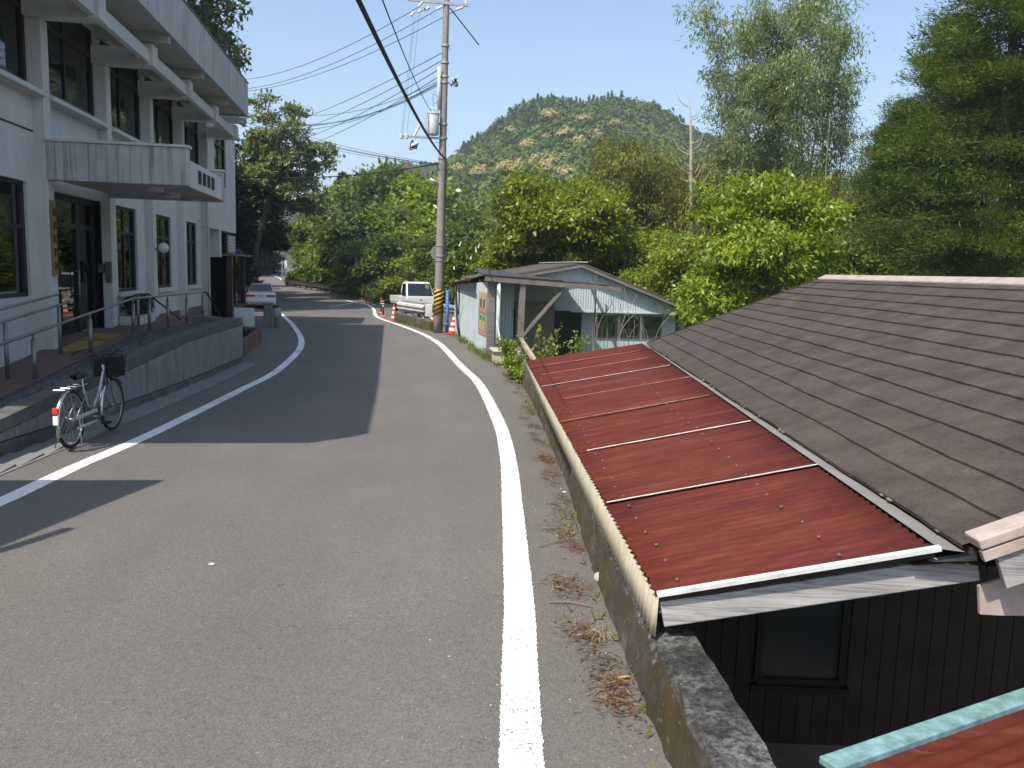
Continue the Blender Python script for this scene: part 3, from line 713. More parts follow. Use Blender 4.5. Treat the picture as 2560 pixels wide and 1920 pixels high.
def WT(y): return interp([(-6, .66), (3, .60), (6, .55), (11, .40), (16, .32), (19.2, .30)], y)
rg = random.Random(11)
yy = list(np.arange(-6, 19.6, .11)); P = []
for y in yy:
    x = rb(y); j = lambda s: rg.uniform(-s, s)
    P.append([(x+j(.008), y, zr(y)-.15), (x+.02+j(.01), y, zr(y)+.08), (x+.05+j(.012), y, WT(y)-.03+j(.008)), (x+.062+j(.008), y, WT(y)-.012+j(.006)), (x+.085+j(.012), y, WT(y)+j(.006)), (x+.13, y, WT(y)+j(.005)),
              (x+.18, y, WT(y)+.006+j(.005)), (x+.275+j(.008), y, WT(y)+j(.005)), (x+.29+j(.008), y, WT(y)-.04), (x+.29, y, -1.6)])
m = MB().grid(P); n = len(P[0]); m.f.append(tuple(range(n))[::-1]); m.f.append(tuple((len(yy)-1)*n+i for i in range(n)))
m.build('wall_body', MOSSC, rw, smooth=False); base_at(rw, (2, 8, 0))

def m_rust():
    m, nt, b, v = newmat('rusted_iron')
    k = noise(nt, mapv(nt, v, (.6, 2.2, 1)), 2.0, 6, .65)
    c = ramp(nt, k, [(.22, (.050, .010, .009)), (.42, (.095, .014, .009)), (.58, (.115, .022, .010)), (.78, (.095, .016, .011))])
    pat = ramp(nt, noise(nt, mapv(nt, v, (.5, 5, 1)), 1.7, 5, .6), [(.55, (0, 0, 0)), (.72, (.75, .75, .75))])
    c = mixc(nt, pat, c, ramp(nt, noise(nt, v, 2, 2), [(.4, (.16, .04, .013)), (.6, (.12, .045, .045))]))
    ln_ = ramp(nt, noise(nt, mapv(nt, v, (.7, 15, 1)), 1.6, 4, .6), [(.3, (.62, .6, .6)), (.52, (1, 1, 1)), (.75, (1.3, 1.35, 1.4))]); c = mixc(nt, .8, c, ln_, 'MULTIPLY')
    wr_ = ramp(nt, noise(nt, mapv(nt, v, (.45, 11, 1)), 1.1, 5, .7), [(.62, (0, 0, 0)), (.76, (.55, .55, .55))]); c = mixc(nt, wr_, c, (.20, .13, .125))
    fine = ramp(nt, noise(nt, v, 60, 4, .7), [(.3, (.75, .75, .75)), (.7, (1.18, 1.15, 1.1))]); c = mixc(nt, .8, c, fine, 'MULTIPLY')
    nt.links.new(c, b.inputs['Base Color']); b.inputs['Roughness'].default_value = .7; b.inputs['Specular IOR Level'].default_value = .3
    nt.links.new(bumpn(nt, noise(nt, v, 90, 4), .15, .004), b.inputs['Normal']); return m
RUST = m_rust()
def m_wood(name, c0, c1, rot=0, scale=1.0):
    m, nt, b, v = newmat(name)
    v2 = mapv(nt, v, (.9*scale, .9*scale, 5*scale), (0, rot, 0))
    g1 = noise(nt, mapv(nt, v, (1.1*scale, 1.1*scale, 26*scale), (0, rot, 0)), 2.2, 6, .65, .9); g2 = noise(nt, mapv(nt, v, (2*scale, 2*scale, 90*scale), (0, rot, 0)), 2, 3)
    gg = mathn(nt, 'ADD', mathn(nt, 'MULTIPLY', g1, .72), mathn(nt, 'MULTIPLY', g2, .28))
    c = ramp(nt, gg, [(.30, c0), (.44, tuple(.5*a+.5*b_ for a, b_ in zip(c1, c0))), (.52, c1), (.72, tuple(min(1, 1.2*a) for a in c1))])
    c = mixc(nt, .6, c, ramp(nt, noise(nt, v, 3, 5), [(.3, (.6, .6, .6)), (.7, (1.1, 1.1, 1.1))]), 'MULTIPLY')
    nt.links.new(c, b.inputs['Base Color']); b.inputs['Roughness'].default_value = .85
    nt.links.new(bumpn(nt, gg, .4, .006), b.inputs['Normal']); return m
GREYW = m_wood('weathered_grey_wood', (.16, .15, .14), (.42, .405, .39))
DARKB = M('dark_wall_board', (.036, .023, .017), .8, var=.35, vs=6, bump=.2, bs=30)
def m_shingle():
    m, nt, b, v = newmat('slate_shingle')
    c = ramp(nt, noise(nt, v, 3.0, 7, .7), [(.25, (.046, .038, .033)), (.5, (.078, .066, .057)), (.75, (.112, .094, .08))])
    c = mixc(nt, .85, c, ramp(nt, noise(nt, mapv(nt, v, (1, 1, 1)), 70, 4, .8), [(.3, (.55, .55, .55)), (.7, (1.3, 1.3, 1.3))]), 'MULTIPLY')
    nt.links.new(c, b.inputs['Base Color']); b.inputs['Roughness'].default_value = .92; b.inputs['Specular IOR Level'].default_value = .12
    nt.links.new(bumpn(nt, noise(nt, v, 120, 4), .7, .005), b.inputs['Normal']); return m
SHING = m_shingle()
CREAM = M('cream_sheet_edge', (.40, .36, .27), .7, var=.15, vs=5, streak=((.25, .18, .10), .35))
PINK = M('pinkish_metal', (.43, .345, .30), .6, var=.18, vs=7, streak=((.22, .16, .12), .35))
PALE = M('pale_flashing', (.60, .63, .60), .6, var=.12, vs=6, streak=((.35, .16, .06), .3))
RUSTL = M('pale_rust_lap', (.30, .17, .11), .85, var=.5, vs=9)
CHALK = M('chalky_seam', (.52, .50, .46), .8, var=.3, vs=10)
GREYF = M('grey_flashing', (.22, .205, .19), .75, var=.2, vs=4)
hs_ = thing('low_house', 'low house beside the road under a dark shingle roof with a rusty lean-to', 'house')
nL, nR, fL, fR = PZ(1645, 1492, .80), PZ(2344, 1377, 1.10), PZ(1316, 904, .78), PZ(1607, 860, 1.10)
def bil(s, t):           # s along (near 0 -> far 1), t across (outer 0 -> inner 1)
    return (nL*(1-s)+fL*s)*(1-t)+(nR*(1-s)+fR*s)*t
Ltot = np.linalg.norm(fL-nL)
ysheet = [3.87, 5.4, 6.9, 8.3, 9.6, 10.8, 11.9, 12.9, 13.9]; ysheet = [(y-3.87)/(13.9-3.87) for y in ysheet]
for i, (a, b) in enumerate(zip(ysheet, ysheet[1:])):
    nw = max(6, round((b-a)*Ltot/.076)); NS = nw*8; P = []
    for k in range(NS+1):
        s = a+(b-a+.004)*k/NS; h = .0065*math.cos(2*math.pi*nw*k/NS)
        P.append([bil(s, t)+np.array([0, 0, h+.003*(i % 2)+.006*(1-t)*math.sin(s*40)]) + (np.array([rg.uniform(-.012, .006), 0, 0]) if t == 0 else 0) for t in (0, .25, .5, .75, 1)])
    m = MB().grid(P); o = m.build('rusty_sheet', RUST, hs_, smooth=True)
    so_ = o.modifiers.new('solid', 'SOLIDIFY'); so_.thickness = .004
for i, s in enumerate(ysheet[1:-1]):        # bleached sheet laps
    t0, t1 = [(.0, 1), (.05, .98), (.0, .95), (.1, 1), (.0, .97), (.05, .9), (.12, .9)][i]
    m = MB(); n = 14; Q = []
    for k in range(n+1):
        t = t0+(t1-t0)*k/n; p = bil(s, t)+np.array([0, 0, .016]); wd = (.012 if i in (1,) else .009 if i == 0 else .005)*rg.uniform(.3, 1.4)
        Q.append([p+np.array([0, -wd, 0]), p+np.array([0, 0, .004]), p+np.array([0, wd, 0])])
    m.grid(Q).build('sheet_lap', CHALK if i in (0, 1, 4) else RUSTL, hs_)
nail = MB().tube([(0, 0, -.004), (0, 0, .003), (0, 0, .007)], [.0095, .0095, .004], 8).mesh('nail', M('nail_washer', (.20, .15, .14), .5, metal=.4))
for t in (.09, .68):
    for k in range(40):
        s = .012+k*.0247+rg.uniform(-.004, .004)
        if s < .99: link('nail', nail, hs_, loc=bil(s, t+rg.uniform(-.01, .01))+np.array([0, 0, .013]))
# corrugated cream skirt hanging on the outer edge
nw = round(Ltot/.085); P = []
for k in range(nw*6+1):
    s = k/(nw*6); p = bil(s, 0); h = .011*math.cos(2*math.pi*nw*s)
    dz = .20*(1-s)+.13*s
    P.append([p+np.array([-.006+h, 0, -.006]), p+np.array([-.012+h, 0, -dz])])
o = MB().grid(P).build('corrugated_skirt', CREAM, hs_, smooth=True); sl = o.modifiers.new('s', 'SOLIDIFY'); sl.thickness = .003
m = MB(); dn = np.array([0, -.012, 0])
m.beam(nL+np.array([-.01, -.015, .018]), nR+np.array([.0, -.015, .018]), .035, .02).build('pale_trim', PALE, hs_)
# weathered bargeboard under the near end
a = nL+np.array([.03, .02, -.09]); b = nR+np.array([.22, .02, -.085])
MB().beam(a, b, .045, .125).build('bargeboard', GREYW, hs_, bevel=.006)
a2 = nL+np.array([.0, .03, -.02]); b2 = nR+np.array([.0, .03, -.01]); MB().beam(a2, b2, .03, .05).build('purlin_end', DARKB, hs_)
# purlins and rafters below the lean-to
for t in (.15, .55, .95): MB().beam(bil(.01, t)+np.array([0, 0, -.06]), bil(.99, t)+np.array([0, 0, -.06]), .06, .07).build('purlin', DARKB, hs_)
# grey strip between lean-to and shingles
dirn = (fR-nR); dirn /= np.linalg.norm(dirn); perp = np.array([dirn[1], -dirn[0], 0]); perp /= np.linalg.norm(perp)
E0, E1 = np.array(PZ(2414, 1378, 1.118)), np.array(PZ(1618, 862, 1.118))
MB().add([nR-dirn*.02+np.array([0, 0, .016]), E0+np.array([0, 0, -.005]), E1+np.array([0, 0, -.005]), fR+np.array([0, 0, .016])], [(0, 1, 2, 3)]).build('flashing_strip', GREYF, hs_)
MB().add([nR-perp*.1+np.array([0, 0, -.075]), E0+perp*.25+np.array([0, 0, -.06]), E1+perp*.25+np.array([0, 0, -.06]), fR-perp*.1+np.array([0, 0, -.075])], [(0, 1, 2, 3)]).build('sun_leak_board', DARKB, hs_)  # added under the roofing to stop sun leaking through the gap
# shingled slope
EZ = 1.128; eN, eF = E0.copy(), E1.copy(); eN[2] = eF[2] = EZ
perp2 = np.array([dirn[1], -dirn[0], 0]); dh = (eF-eN)/np.linalg.norm(eF-eN); perp2 = np.array([dh[1], -dh[0], 0])
NC = 13
a_, b_ = 1., 5.
def _pu(p):
    q = CAMN.T @ (np.asarray(p, float)-C0); return 1280+FPX*q[0]/-q[2], 960-FPX*q[1]/-q[2]
for _ in range(40):
    m_ = (a_+b_)/2; q_ = eF+perp2*m_; q_[2] = 2.32
    if _pu(q_)[0] < 2065: a_ = m_
    else: b_ = m_
RUN = m_; RISE = 2.33-EZ
upv = (perp2*RUN+np.array([0, 0, RISE])); Ls = np.linalg.norm(upv); up = upv/Ls; nrm = np.cross(up, dh); nrm = nrm if nrm[2] > 0 else -nrm
Llen = np.linalg.norm(eF-eN)
for i in range(NC):
    n = 70; d0 = Ls*i/NC-.012; d1 = Ls*(i+1)/NC+.03; A, B, Cc = [], [], []
    wv = [rg.uniform(-.009, .007) for _ in range(n+1)]
    for k in range(n+1):
        p = eN+dh*Llen*k/n; wob = wv[k]*.5+.006*math.sin(k*.37+i*1.3)
        A.append(p+up*(d0+wob)+nrm*(.004)); B.append(p+up*(d0+wob+.004)+nrm*.024); Cc.append(p+up*d1+nrm*.005)
    MB().grid([A, B, Cc]).build('shingle_course', SHING, hs_)
m = MB().add([eN+up*.02-nrm*.01, eF+up*.02-nrm*.01, eF+upv-nrm*.01, eN+upv-nrm*.01], [(0, 1, 2, 3)]); bk2 = perp2*RUN*2
m.add([eN+upv-nrm*.01, eF+upv-nrm*.01, eF+bk2, eN+bk2], [(0, 1, 2, 3)]).build('roof_deck', SHING, hs_)
MB().beam(eN+up*.04-nrm*.03, eF+up*.04-nrm*.03, .05, .03).build('eaves_batten', DARKB, hs_)
for k in range(46):             # moss and broken edge along the eaves
    p = eN+dh*Llen*rg.random()+up*.0+nrm*.008; r = rg.uniform(.012, .03); MB().sphere(p, r, 6, 4, (1, 1.6, .5)).build('moss_tuft', M_MT if k else (M_MT := M('eaves_moss', (.16, .15, .09), .95, var=.5, vs=20)), hs_)
# ridge cap
rc = MB()
for s in (-1, 1):
    q = perp2*s*.12-np.array([0, 0, .05])
    rc.add([eN+upv+np.array([0, 0, .045]), eF+upv+dh*.06+np.array([0, 0, .045]), eF+upv+dh*.06+q+np.array([0, 0, .03]), eN+upv+q+np.array([0, 0, .03])], [(0, 1, 2, 3)])
    rc.add([eN+upv+q+np.array([0, 0, .03]), eF+upv+dh*.06+q+np.array([0, 0, .03]), eF+upv+dh*.06+q*1.02-np.array([0, 0, .03]), eN+upv+q*1.02-np.array([0, 0, .03])], [(0, 1, 2, 3)])
rc.build('ridge_cap', PINK, hs_)
# verge: pink metal cap, boards, gable
v0, v1 = eN-dh*.02+up*.03+nrm*.035, eN-dh*.02+upv+nrm*.035
MB().beam(v0, v1, .13, .05, up=nrm).build('verge_cap', PINK, hs_, bevel=.008)
MB().beam(v0-nrm*.055-dh*.05, v1-nrm*.055-dh*.05, .03, .045, up=nrm).build('verge_edge', PINK, hs_)
MB().beam(v0-nrm*.155-dh*.03+up*.06, v1-nrm*.155-dh*.03, .035, .17, up=nrm).build('verge_board', GREYW, hs_, bevel=.005)
MB().beam(eF+dh*.04+nrm*.0, eF+dh*.04+upv+nrm*.0, .04, .05, up=nrm).build('verge_board', DARKB, hs_)
# pink sheet fixed below the verge board
q0 = v0-nrm*.2+up*.02+dh*.08
pk = [q0+up*0+np.array([0, 0, -.06]), q0+up*.9+np.array([0, 0, -.05]), q0+up*.9+np.array([0, 0, -.52]), q0+up*.12+np.array([0, 0, -.24]), q0+up*.02+np.array([0, 0, -.2])]
MB().prism(pk, dh*.02).build('pink_sheet', PINK, hs_)
# walls: boards on the near gable and the road side
gy = 1.6                         # gable wall stands back under the verge
g0 = eN+dh*gy+perp2*.15; g0[2] = 0        # (kept for the roof side)
BW = .115; nb_ = 40; BT = []
frame0 = np.array([2.0, 5.55, 0.])
wdw = (.73, 1.33, -.60, .04)       # window along the boards: from, to, low, high
for k in range(nb_):
    a = k*BW; p = frame0+perp2*a; q = frame0+perp2*(a+BW-.006); top = (.62+.28*min(a, 1.2)/1.2 if a < 1.25 else min(1.02+(a-1.25)*RISE/RUN, 2.1)-.12)
    spans = [(-1.25, top)]
    if a+BW > wdw[0] and a < wdw[1]: spans = [(-1.25, wdw[2]), (wdw[3], top)]
    for (z0, z1) in spans:
        if z1 > z0: MB().prism([(*p[:2], z0), (*q[:2], z0), (*q[:2], z1), (*p[:2], z1)], dh*.02+dh*.003*(k % 3)).build('wall_board', DARKB, hs_)
MB().prism([(*frame0[:2], -1.3), (*(frame0+perp2*nb_*BW)[:2], -1.3), (*(frame0+perp2*nb_*BW)[:2], 1.0), (*frame0[:2], 1.0)], dh*.1).v
c0, c1 = frame0+perp2*wdw[0], frame0+perp2*wdw[1]
wf = MB().beam((*c0[:2], wdw[2]), (*c1[:2], wdw[2]), .06, .05).beam((*c0[:2], wdw[3]), (*c1[:2], wdw[3]), .06, .05).beam((*c0[:2], wdw[2]), (*c0[:2], wdw[3]), .06, .05, up=perp2).beam((*c1[:2], wdw[2]), (*c1[:2], wdw[3]), .06, .05, up=perp2).build('window', FRAME, hs_)
MB().prism([(*c0[:2], wdw[2]+.02), (*c1[:2], wdw[2]+.02), (*c1[:2], wdw[3]-.02), (*c0[:2], wdw[3]-.02)], dh*.01).build('pane', M('dusty_glass', (.03, .034, .036), .25, var=.1), wf)
MB().prism([(*(c0-perp2*.05)[:2], wdw[2]-.06), (*(c1+perp2*.05)[:2], wdw[2]-.06), (*(c1+perp2*.05)[:2], wdw[2]-.02), (*(c0-perp2*.05)[:2], wdw[2]-.02)], -dh*.06).build('sill', FRAME, wf)
sw0 = frame0-perp2*.02; sw1 = sw0+dh*(Llen-3.4)
MB().prism([(*sw0[:2], -1.6), (*sw1[:2], -1.6), (*sw1[:2], .62), (*sw0[:2], .62)], perp2*.05).build('side_wall', DARKB, hs_)
far0 = sw1; far1 = sw1+perp2*5; MB().prism([(*far0[:2], -2.5), (*far1[:2], -2.5), (*far1[:2], .7), (*far0[:2], .6)], -dh*.05).build('far_wall', DARKB, hs_)
base_at(hs_, (4.5, 8, -1.2))
YARD = M('yard_concrete', (.26, .19, .16), .9, var=.2)
struct(MB().box(1.4, 8, -1.5, 5.6, -1.35, -1.09).build('yard_floor', YARD))
# second rusty roof in the yard, turquoise trim
TURQ = M('turquoise_paint', (.20, .35, .36), .7, var=.45, vs=13, grain=.35)
sh2 = thing('yard_lean_to', 'rusty tin roof edged with peeling turquoise trim down in the yard', 'shed')
t0, t1 = PZ(2070, 1915, .30), PZ(2720, 1690, .30); dd = (t1-t0)/np.linalg.norm(t1-t0); nn = np.array([dd[1], -dd[0], 0])
Lr = np.linalg.norm(t1-t0); nw = round(Lr/.076)
MB().beam(t0, t1, .10, .035).build('turquoise_trim', TURQ, sh2, bevel=.006)
P = []
for k in range(13*6+1):
    s = k/(13*6); h = .010*math.cos(2*math.pi*13*s); P.append([t0+nn*(.04+s*1.1)+dd*Lr*t+np.array([0, 0, h-.02-.12*s]) for t in (0, .5, 1)])
MB().grid(P).build('rusty_sheet', RUST, sh2, smooth=True)
MB().beam(t0-dd*.09+nn*.04, t0-dd*.09+nn*1.1+np.array([0, 0, -.12]), .12, .015).build('edge_sheet', RUST, sh2)
for (s, w_) in ((.05, .1), (.95, .1)):
    for k in (.1, 1.0):
        p = t0+dd*Lr*s+nn*k; MB().box(p[0]-.04, p[0]+.04, p[1]-.04, p[1]+.04, -1.3, p[2]-.05-.12*k).build('post', DARKB, sh2)
base_at(sh2, (2.6, 3, -1.22))
# ================================================================ blue tin shed by the pole
def m_bluetin():
    m, nt, b, v = newmat('faded_blue_tin')
    c = ramp(nt, noise(nt, v, 1.6, 6, .65), [(.3, (.42, .52, .55)), (.6, (.52, .60, .62)), (.8, (.58, .64, .63))])
    s = noise(nt, mapv(nt, v, (6, 6, .5)), 1.1, 5, .7); s = ramp(nt, s, [(.58, (0, 0, 0)), (.75, (.75, .75, .75))])
    c = mixc(nt, s, c, (.33, .20, .09))
    nt.links.new(c, b.inputs['Base Color']); b.inputs['Roughness'].default_value = .6; return m
BTIN = m_bluetin()
SHW = m_wood('shed_timber', (.10, .085, .075), (.22, .19, .17), rot=1.57)
sh = thing('tin_shed', 'faded blue tin shed with timber canopy and rusty lean-to beside the road', 'shed')
def corr(p0, p1, z0, z1, pitch=.076, amp=.009, zt=None):
    """corrugated sheet wall from p0 to p1 in plan; zt(t)->top"""
    p0, p1 = np.array(p0, float), np.array(p1, float); d = p1-p0; L = np.linalg.norm(d); d /= L; n = np.array([-d[1], d[0]]); k = max(2, int(L/pitch)); P = []
    for i in range(k*4+1):
        t = i/(k*4); q = p0+d*L*t+n*amp*math.cos(2*math.pi*k*t); top = zt(t) if zt else z1
        P.append([(q[0], q[1], z0), (q[0], q[1], max(top, z0+.01))])
    return MB().grid(P)
# road-side wall
corr((2.80, 21.75), (2.52, 29.4), -.1, 2.0, zt=lambda t: 1.98-.22*t).build('road_wall', BTIN, sh, smooth=True)
corr((2.52, 29.4), (4.6, 29.6), -.1, 1.9).build('far_wall', BTIN, sh, smooth=True)
MB().prism([(2.45, 24.2, 2.0), (2.42, 29.7, 1.80), (3.5, 29.7, 2.02), (3.5, 24.2, 2.25)], (0, 0, .02)).build('rusty_lean_to', RUST, sh)
MB().tube([(2.44, 24.0, 1.99), (2.40, 29.6, 1.79)], .04, 8).build('gutter', RUST, sh)
MB().tube([(2.42, 28.3, 1.8), (2.44, 28.2, 1.5), (2.5, 27.9, .4), (2.55, 27.6, .05)], .04, 8).build('drain_hose', BLK, sh, smooth=True)
MB().tube([(2.43, 27.0, 1.75), (2.46, 27.1, 1.3), (2.5, 27.7, .8)], .02, 8).build('drain_hose', BLK, sh, smooth=True)
MB().box(2.72, 2.90, 21.72, 21.90, -.1, 2.0).build('corner_post', SHW, sh); MB().tube([(2.98, 21.6, 0), (2.98, 21.62, 1.98)], .05, 10).build('downpipe', PALE, sh, smooth=True)
MB().box(2.66, 2.86, 21.74, 21.9, -.1, .25).build('post_footing', BOARDC, sh)
# canopy
MB().prism([(2.55, 21.5, 2.12), (6.55, 22.0, 1.93), (5.1, 24.2, 2.05), (2.6, 24.2, 2.3)], (0, 0, .03)).build('canopy_roof', M('dark_tin', (.05, .055, .06), .5, var=.3, streak=((.2, .07, .03), .5)), sh)
MB().beam((2.6, 21.55, 2.06), (6.35, 22.02, 1.86), .09, .12).build('canopy_beam', SHW, sh); MB().beam((2.56, 21.49, 2.165), (4.7, 21.76, 2.06), .02, .02).build('rusty_edge', RUST, sh)
MB().beam((3.62, 21.75, 2.0), (3.58, 21.75, -1.0), .15, .15).build('canopy_post', SHW, sh)
MB().beam((3.55, 21.72, .48), (4.75, 21.9, 1.86), .07, .12, up=(0, 1, 0)).build('diagonal_brace', SHW, sh)
MB().beam((3.60, 21.7, .5), (3.80, 19.2, -.15), .10, .10).build('sloping_rail', M('pale_timber', (.40, .32, .25), .85, var=.2), sh); MB().beam((3.50, 21.7, .30), (3.66, 19.3, -.4), .08, .08).build('sloping_rail', SHW, sh)
for x in (3.1, 4.2, 5.2, 6.0): MB().beam((x, 21.7, 2.03-.05*(x-3)), (x, 24.3, 2.15-.05*(x-3)), .06, .08).build('canopy_rafter', SHW, sh)
# wall behind the canopy, gable
GYW = 24.3
corr((3.05, 23.3), (3.65, 23.3), -1.2, 1.9).build('inner_wall', BTIN, sh, smooth=True)
MB().box(3.8, 4.95, 23.95, 24.0, -1.4, 1.42).build('closed_door', M('door_sheet', (.21, .185, .16), .7, var=.08), sh)
MB().box(3.0, 5.85, 24.32, 24.36, -1.6, 2.1).build('dark_backing', FRAME, sh)
pk_ = PY(1448, 662, GYW); rt = PY(1737, 786, GYW); wR = PY(1698, 826, GYW)
def gtop(t): x = 2.9+(rt[0]-2.9)*t; return (pk_[2]-.03-(pk_[0]-x)*.19) if x < pk_[0] else pk_[2]-.03-(x-pk_[0])*(pk_[2]-rt[2]-.02)/(rt[0]-pk_[0])
band = 1.16
corr((2.9, GYW-.06), (rt[0]-.1, GYW-.06), band, 2.6, zt=gtop).build('gable_sheet', BTIN, sh, smooth=True)
MB().box(5.5, rt[0]-.1, GYW-.09, GYW-.0, band-.04, band).build('gable_trim', BTIN, sh)
# lower wall set back, with windows
wy = GYW+.35
wins = [(6.35, 7.05), (7.15, 7.75), (7.85, 8.45)]
lw = MB(); xs_ = [5.4]+[q for w_ in wins for q in w_]+[wR[0]]
for a, b in zip(xs_[::2], xs_[1::2]): lw.box(a, b, wy, wy+.05, -2.2, band+.02)
for a, b in wins: lw.box(a, b, wy, wy+.05, -2.2, .35); lw.box(a, b, wy, wy+.05, 1.02, band+.02)
lw.build('lower_wall', BTIN, sh)
for i, (a, b) in enumerate(wins):
    f = MB().box(a, b, wy-.02, wy+.04, .35, .42).box(a, b, wy-.02, wy+.04, .96, 1.02).box(a, a+.06, wy-.02, wy+.04, .42, .96).box(b-.06, b, wy-.02, wy+.04, .42, .96).build('window', SHW, sh)
    MB().box(a+.06, b-.06, wy+.02, wy+.025, .42, .96).build('pane', GLASS, f)
    MB().box(a+.1, b-.1, wy+.2, wy+.25, .3, .62 if i else .8).build('clutter', M('clutter_%d' % i, ((.20, .30, .28), (.35, .22, .18), (.4, .36, .3))[i], .9), f)
MB().box(5.4, wR[0], wy+1.2, wy+1.25, -2.2, 1.2).build('inner_partition', FRAME, sh)
# main roof
th = np.array([0, 0, .05])
for s, e in ((-1, (2.75, gtop(0)-.02)), (1, (rt[0]+.25, rt[2]-.06))):
    a = np.array([pk_[0], GYW-.35, pk_[2]+.02]); b = np.array([e[0], GYW-.35, e[1]+.03]); dy = np.array([0, 6., .0])
    MB().prism([a, b, b+dy, a+dy], (0, 0, .05)).build('roof_slope', M('dark_tin_roof_%d' % s, (.085, .075, .07), .6, var=.3, streak=((.16, .07, .04), .4)), sh)
    MB().beam(a+np.array([0, .03, -.05]), b+np.array([0, .03, -.05]), .04, .09, up=(0, 0, 1)).build('barge_board', SHW, sh)
MB().beam((pk_[0], GYW-.38, pk_[2]+.08), (pk_[0], GYW+5.6, pk_[2]+.08), .35, .02).build('ridge_cap', PALE, sh)
MB().tube([PY(1490, 690, GYW-.5), PY(1484, 890, GYW-.5)], .025, 6).build('conduit', STEEL, sh)
corr((rt[0]-.3, GYW), (rt[0]-.3, GYW+5.5), -2.2, 1.15).build('east_wall', BTIN, sh, smooth=True)
base_at(sh, (5, 24, -1.2))
# posters on the road-side wall
PRED, PGRN, PORG, PBLU, PWHT = [M('poster_'+n, c, .6, var=.06) for n, c in (('red', (.55, .20, .22)), ('green', (.22, .38, .18)), ('orange', (.60, .38, .20)), ('navy', (.08, .10, .14)), ('white', (.72, .70, .66)))]
def poster(y0, y1, z0, z1, top, label):
    t = thing('poster', label, 'poster'); xw = lambda y: 2.80-(y-21.75)*.0366-.018
    def pan(nm, a, b, c, d, mt, off, par=t): return MB().add([(xw(a)-off, a, c), (xw(b)-off, b, c), (xw(b)-off, b, d), (xw(a)-off, a, d)], [(0, 1, 2, 3)]).build(nm, mt, par)
    h = z1-z0
    MB().prism([(xw(y0), y0, z0), (xw(y1), y1, z0), (xw(y1), y1, z1), (xw(y0), y0, z1)], (-.003, 0, 0)).build('sheet', top, t)
    pan('lettering_band', y0+.01, y1-.01, z0+.01, z0+.22*h, PRED, .005)
    for k in range(4): pan('lettering_stroke', y0+.08+k*(y1-y0-.1)/4, y0+.10+k*(y1-y0-.1)/4, z0+.05*h, z0+.19*h, PWHT, .007)
    for k in range(2):
        c = y0+(y1-y0)*(.3+.4*k); w_ = (y1-y0)*.12
        pan('figure', c-w_, c+w_, z0+.24*h, z0+.66*h, PORG if top is PGRN else PBLU, .006); pan('head', c-w_*.6, c+w_*.6, z0+.66*h, z0+.85*h, PBLU if top is PGRN else PORG, .006)
    return base_at(t, (xw(y0), y0, z0))
poster(22.35, 23.75, 1.12, 1.68, PORG, 'orange poster with a red lettering band, upper of two on the shed wall')
poster(22.35, 23.75, .50, 1.10, PGRN, 'green poster with a red lettering band, lower of two on the shed wall')
# pot and weeds in front
pt = thing('plastic_planter', 'pale beige plastic planter standing empty at the shed corner', 'planter')
PLB = M('beige_plastic', (.50, .46, .36), .6, var=.12)
MB().prism([(2.72, 20.0, .02), (3.12, 20.0, .02), (3.12, 20.75, .02), (2.72, 20.75, .02)], (0, 0, .30)).build('tub', PLB, pt, bevel=.03)
MB().box(2.66, 3.22, 19.95, 20.82, .32, .37).build('rim', PLB, pt, bevel=.015); base_at(pt, (2.9, 20.4, 0.0))
# loose white pipe leaning in the opening
tag(MB().tube([(2.98, 20.9, .38), (2.92, 21.4, 1.0)], .02, 6).build('loose_pipe', PALE), 'short pale pipe leaning in the shed opening above the planter', 'pipe')
# ================================================================ pole, wires, vehicles, rails, cones
POLEC = M('pole_concrete', (.27, .245, .215), .9, var=.25, vs=3, bump=.25, bs=60, streak=((.14, .12, .10), .5))
PORC = M('porcelain', (.72, .70, .66), .3, var=.05)
TANKM = M('grey_tank_paint', (.56, .58, .58), .5, var=.08)
GALV = M('galvanised_steel', (.42, .43, .43), .5, metal=.5, var=.15)
WIREM = M('wire_black', (.02, .022, .025), .6, var=.1)
PB = np.array([1.98, 30.0, 0.]); PT_ = np.array(PY(1118, -60, 30.2)); PH = PT_[2]
def pole_at(z): return PB+(PT_-PB)*(z/PH)
def pz(v): return PY(1095, v, 30.1)[2]
pole = thing('utility_pole', 'tall concrete utility pole with transformer and yellow-black wrap', 'utility pole')
MB().tube([pole_at(z) for z in np.linspace(-.1, PH, 14)], list(np.linspace(.165, .095, 14)), 20).build('shaft', POLEC, pole, smooth=True)
STY, STB = M('wrap_yellow', (.62, .36, .03), .6, var=.1), M('wrap_black', (.02, .02, .02), .6)
z0, z1 = pz(787), pz(723); ns = 9; n = 40; r0 = .176
wr = MB().tube([pole_at(z0), pole_at(z1)], .170, 28).build('warning_wrap', STY, pole, smooth=True)
hgt = z1-z0; pit = hgt/6.0
for k in range(-3, 8):                       # slanted black stripes
    A, B = [], []
    for j in range(n+1):
        a = 2*math.pi*j/n; zz = z0+pit*(k+ .0)+pit*3*j/n*1.0
        p = [pole_at(min(max(q, z0), z1)) for q in (zz, zz+pit*.5)]
        A.append(p[0]+np.array([r0*math.cos(a), r0*math.sin(a), 0])); B.append(p[1]+np.array([r0*math.cos(a), r0*math.sin(a), 0]))
    MB().grid([A, B]).build('black_stripe', STB, wr)
for v in (205, 190, 155, 112, 640, 395, 310, 345): 
    z = pz(v); MB().tube([pole_at(z-.03), pole_at(z+.03)], .17-.0045*z*.9+.012, 18).build('steel_band', GALV, pole)
for k in range(16):
    z = 3.0+k*.45
    if z > PH-.5: break
    s = 1 if k % 2 else -1; p = pole_at(z); MB().tube([p, p+np.array([s*.26, -.05, 0])], .009, 5).build('step_bolt', GALV, pole)
def atp(u, v, dy=0): return np.array(PY(u, v, 30.1+dy))
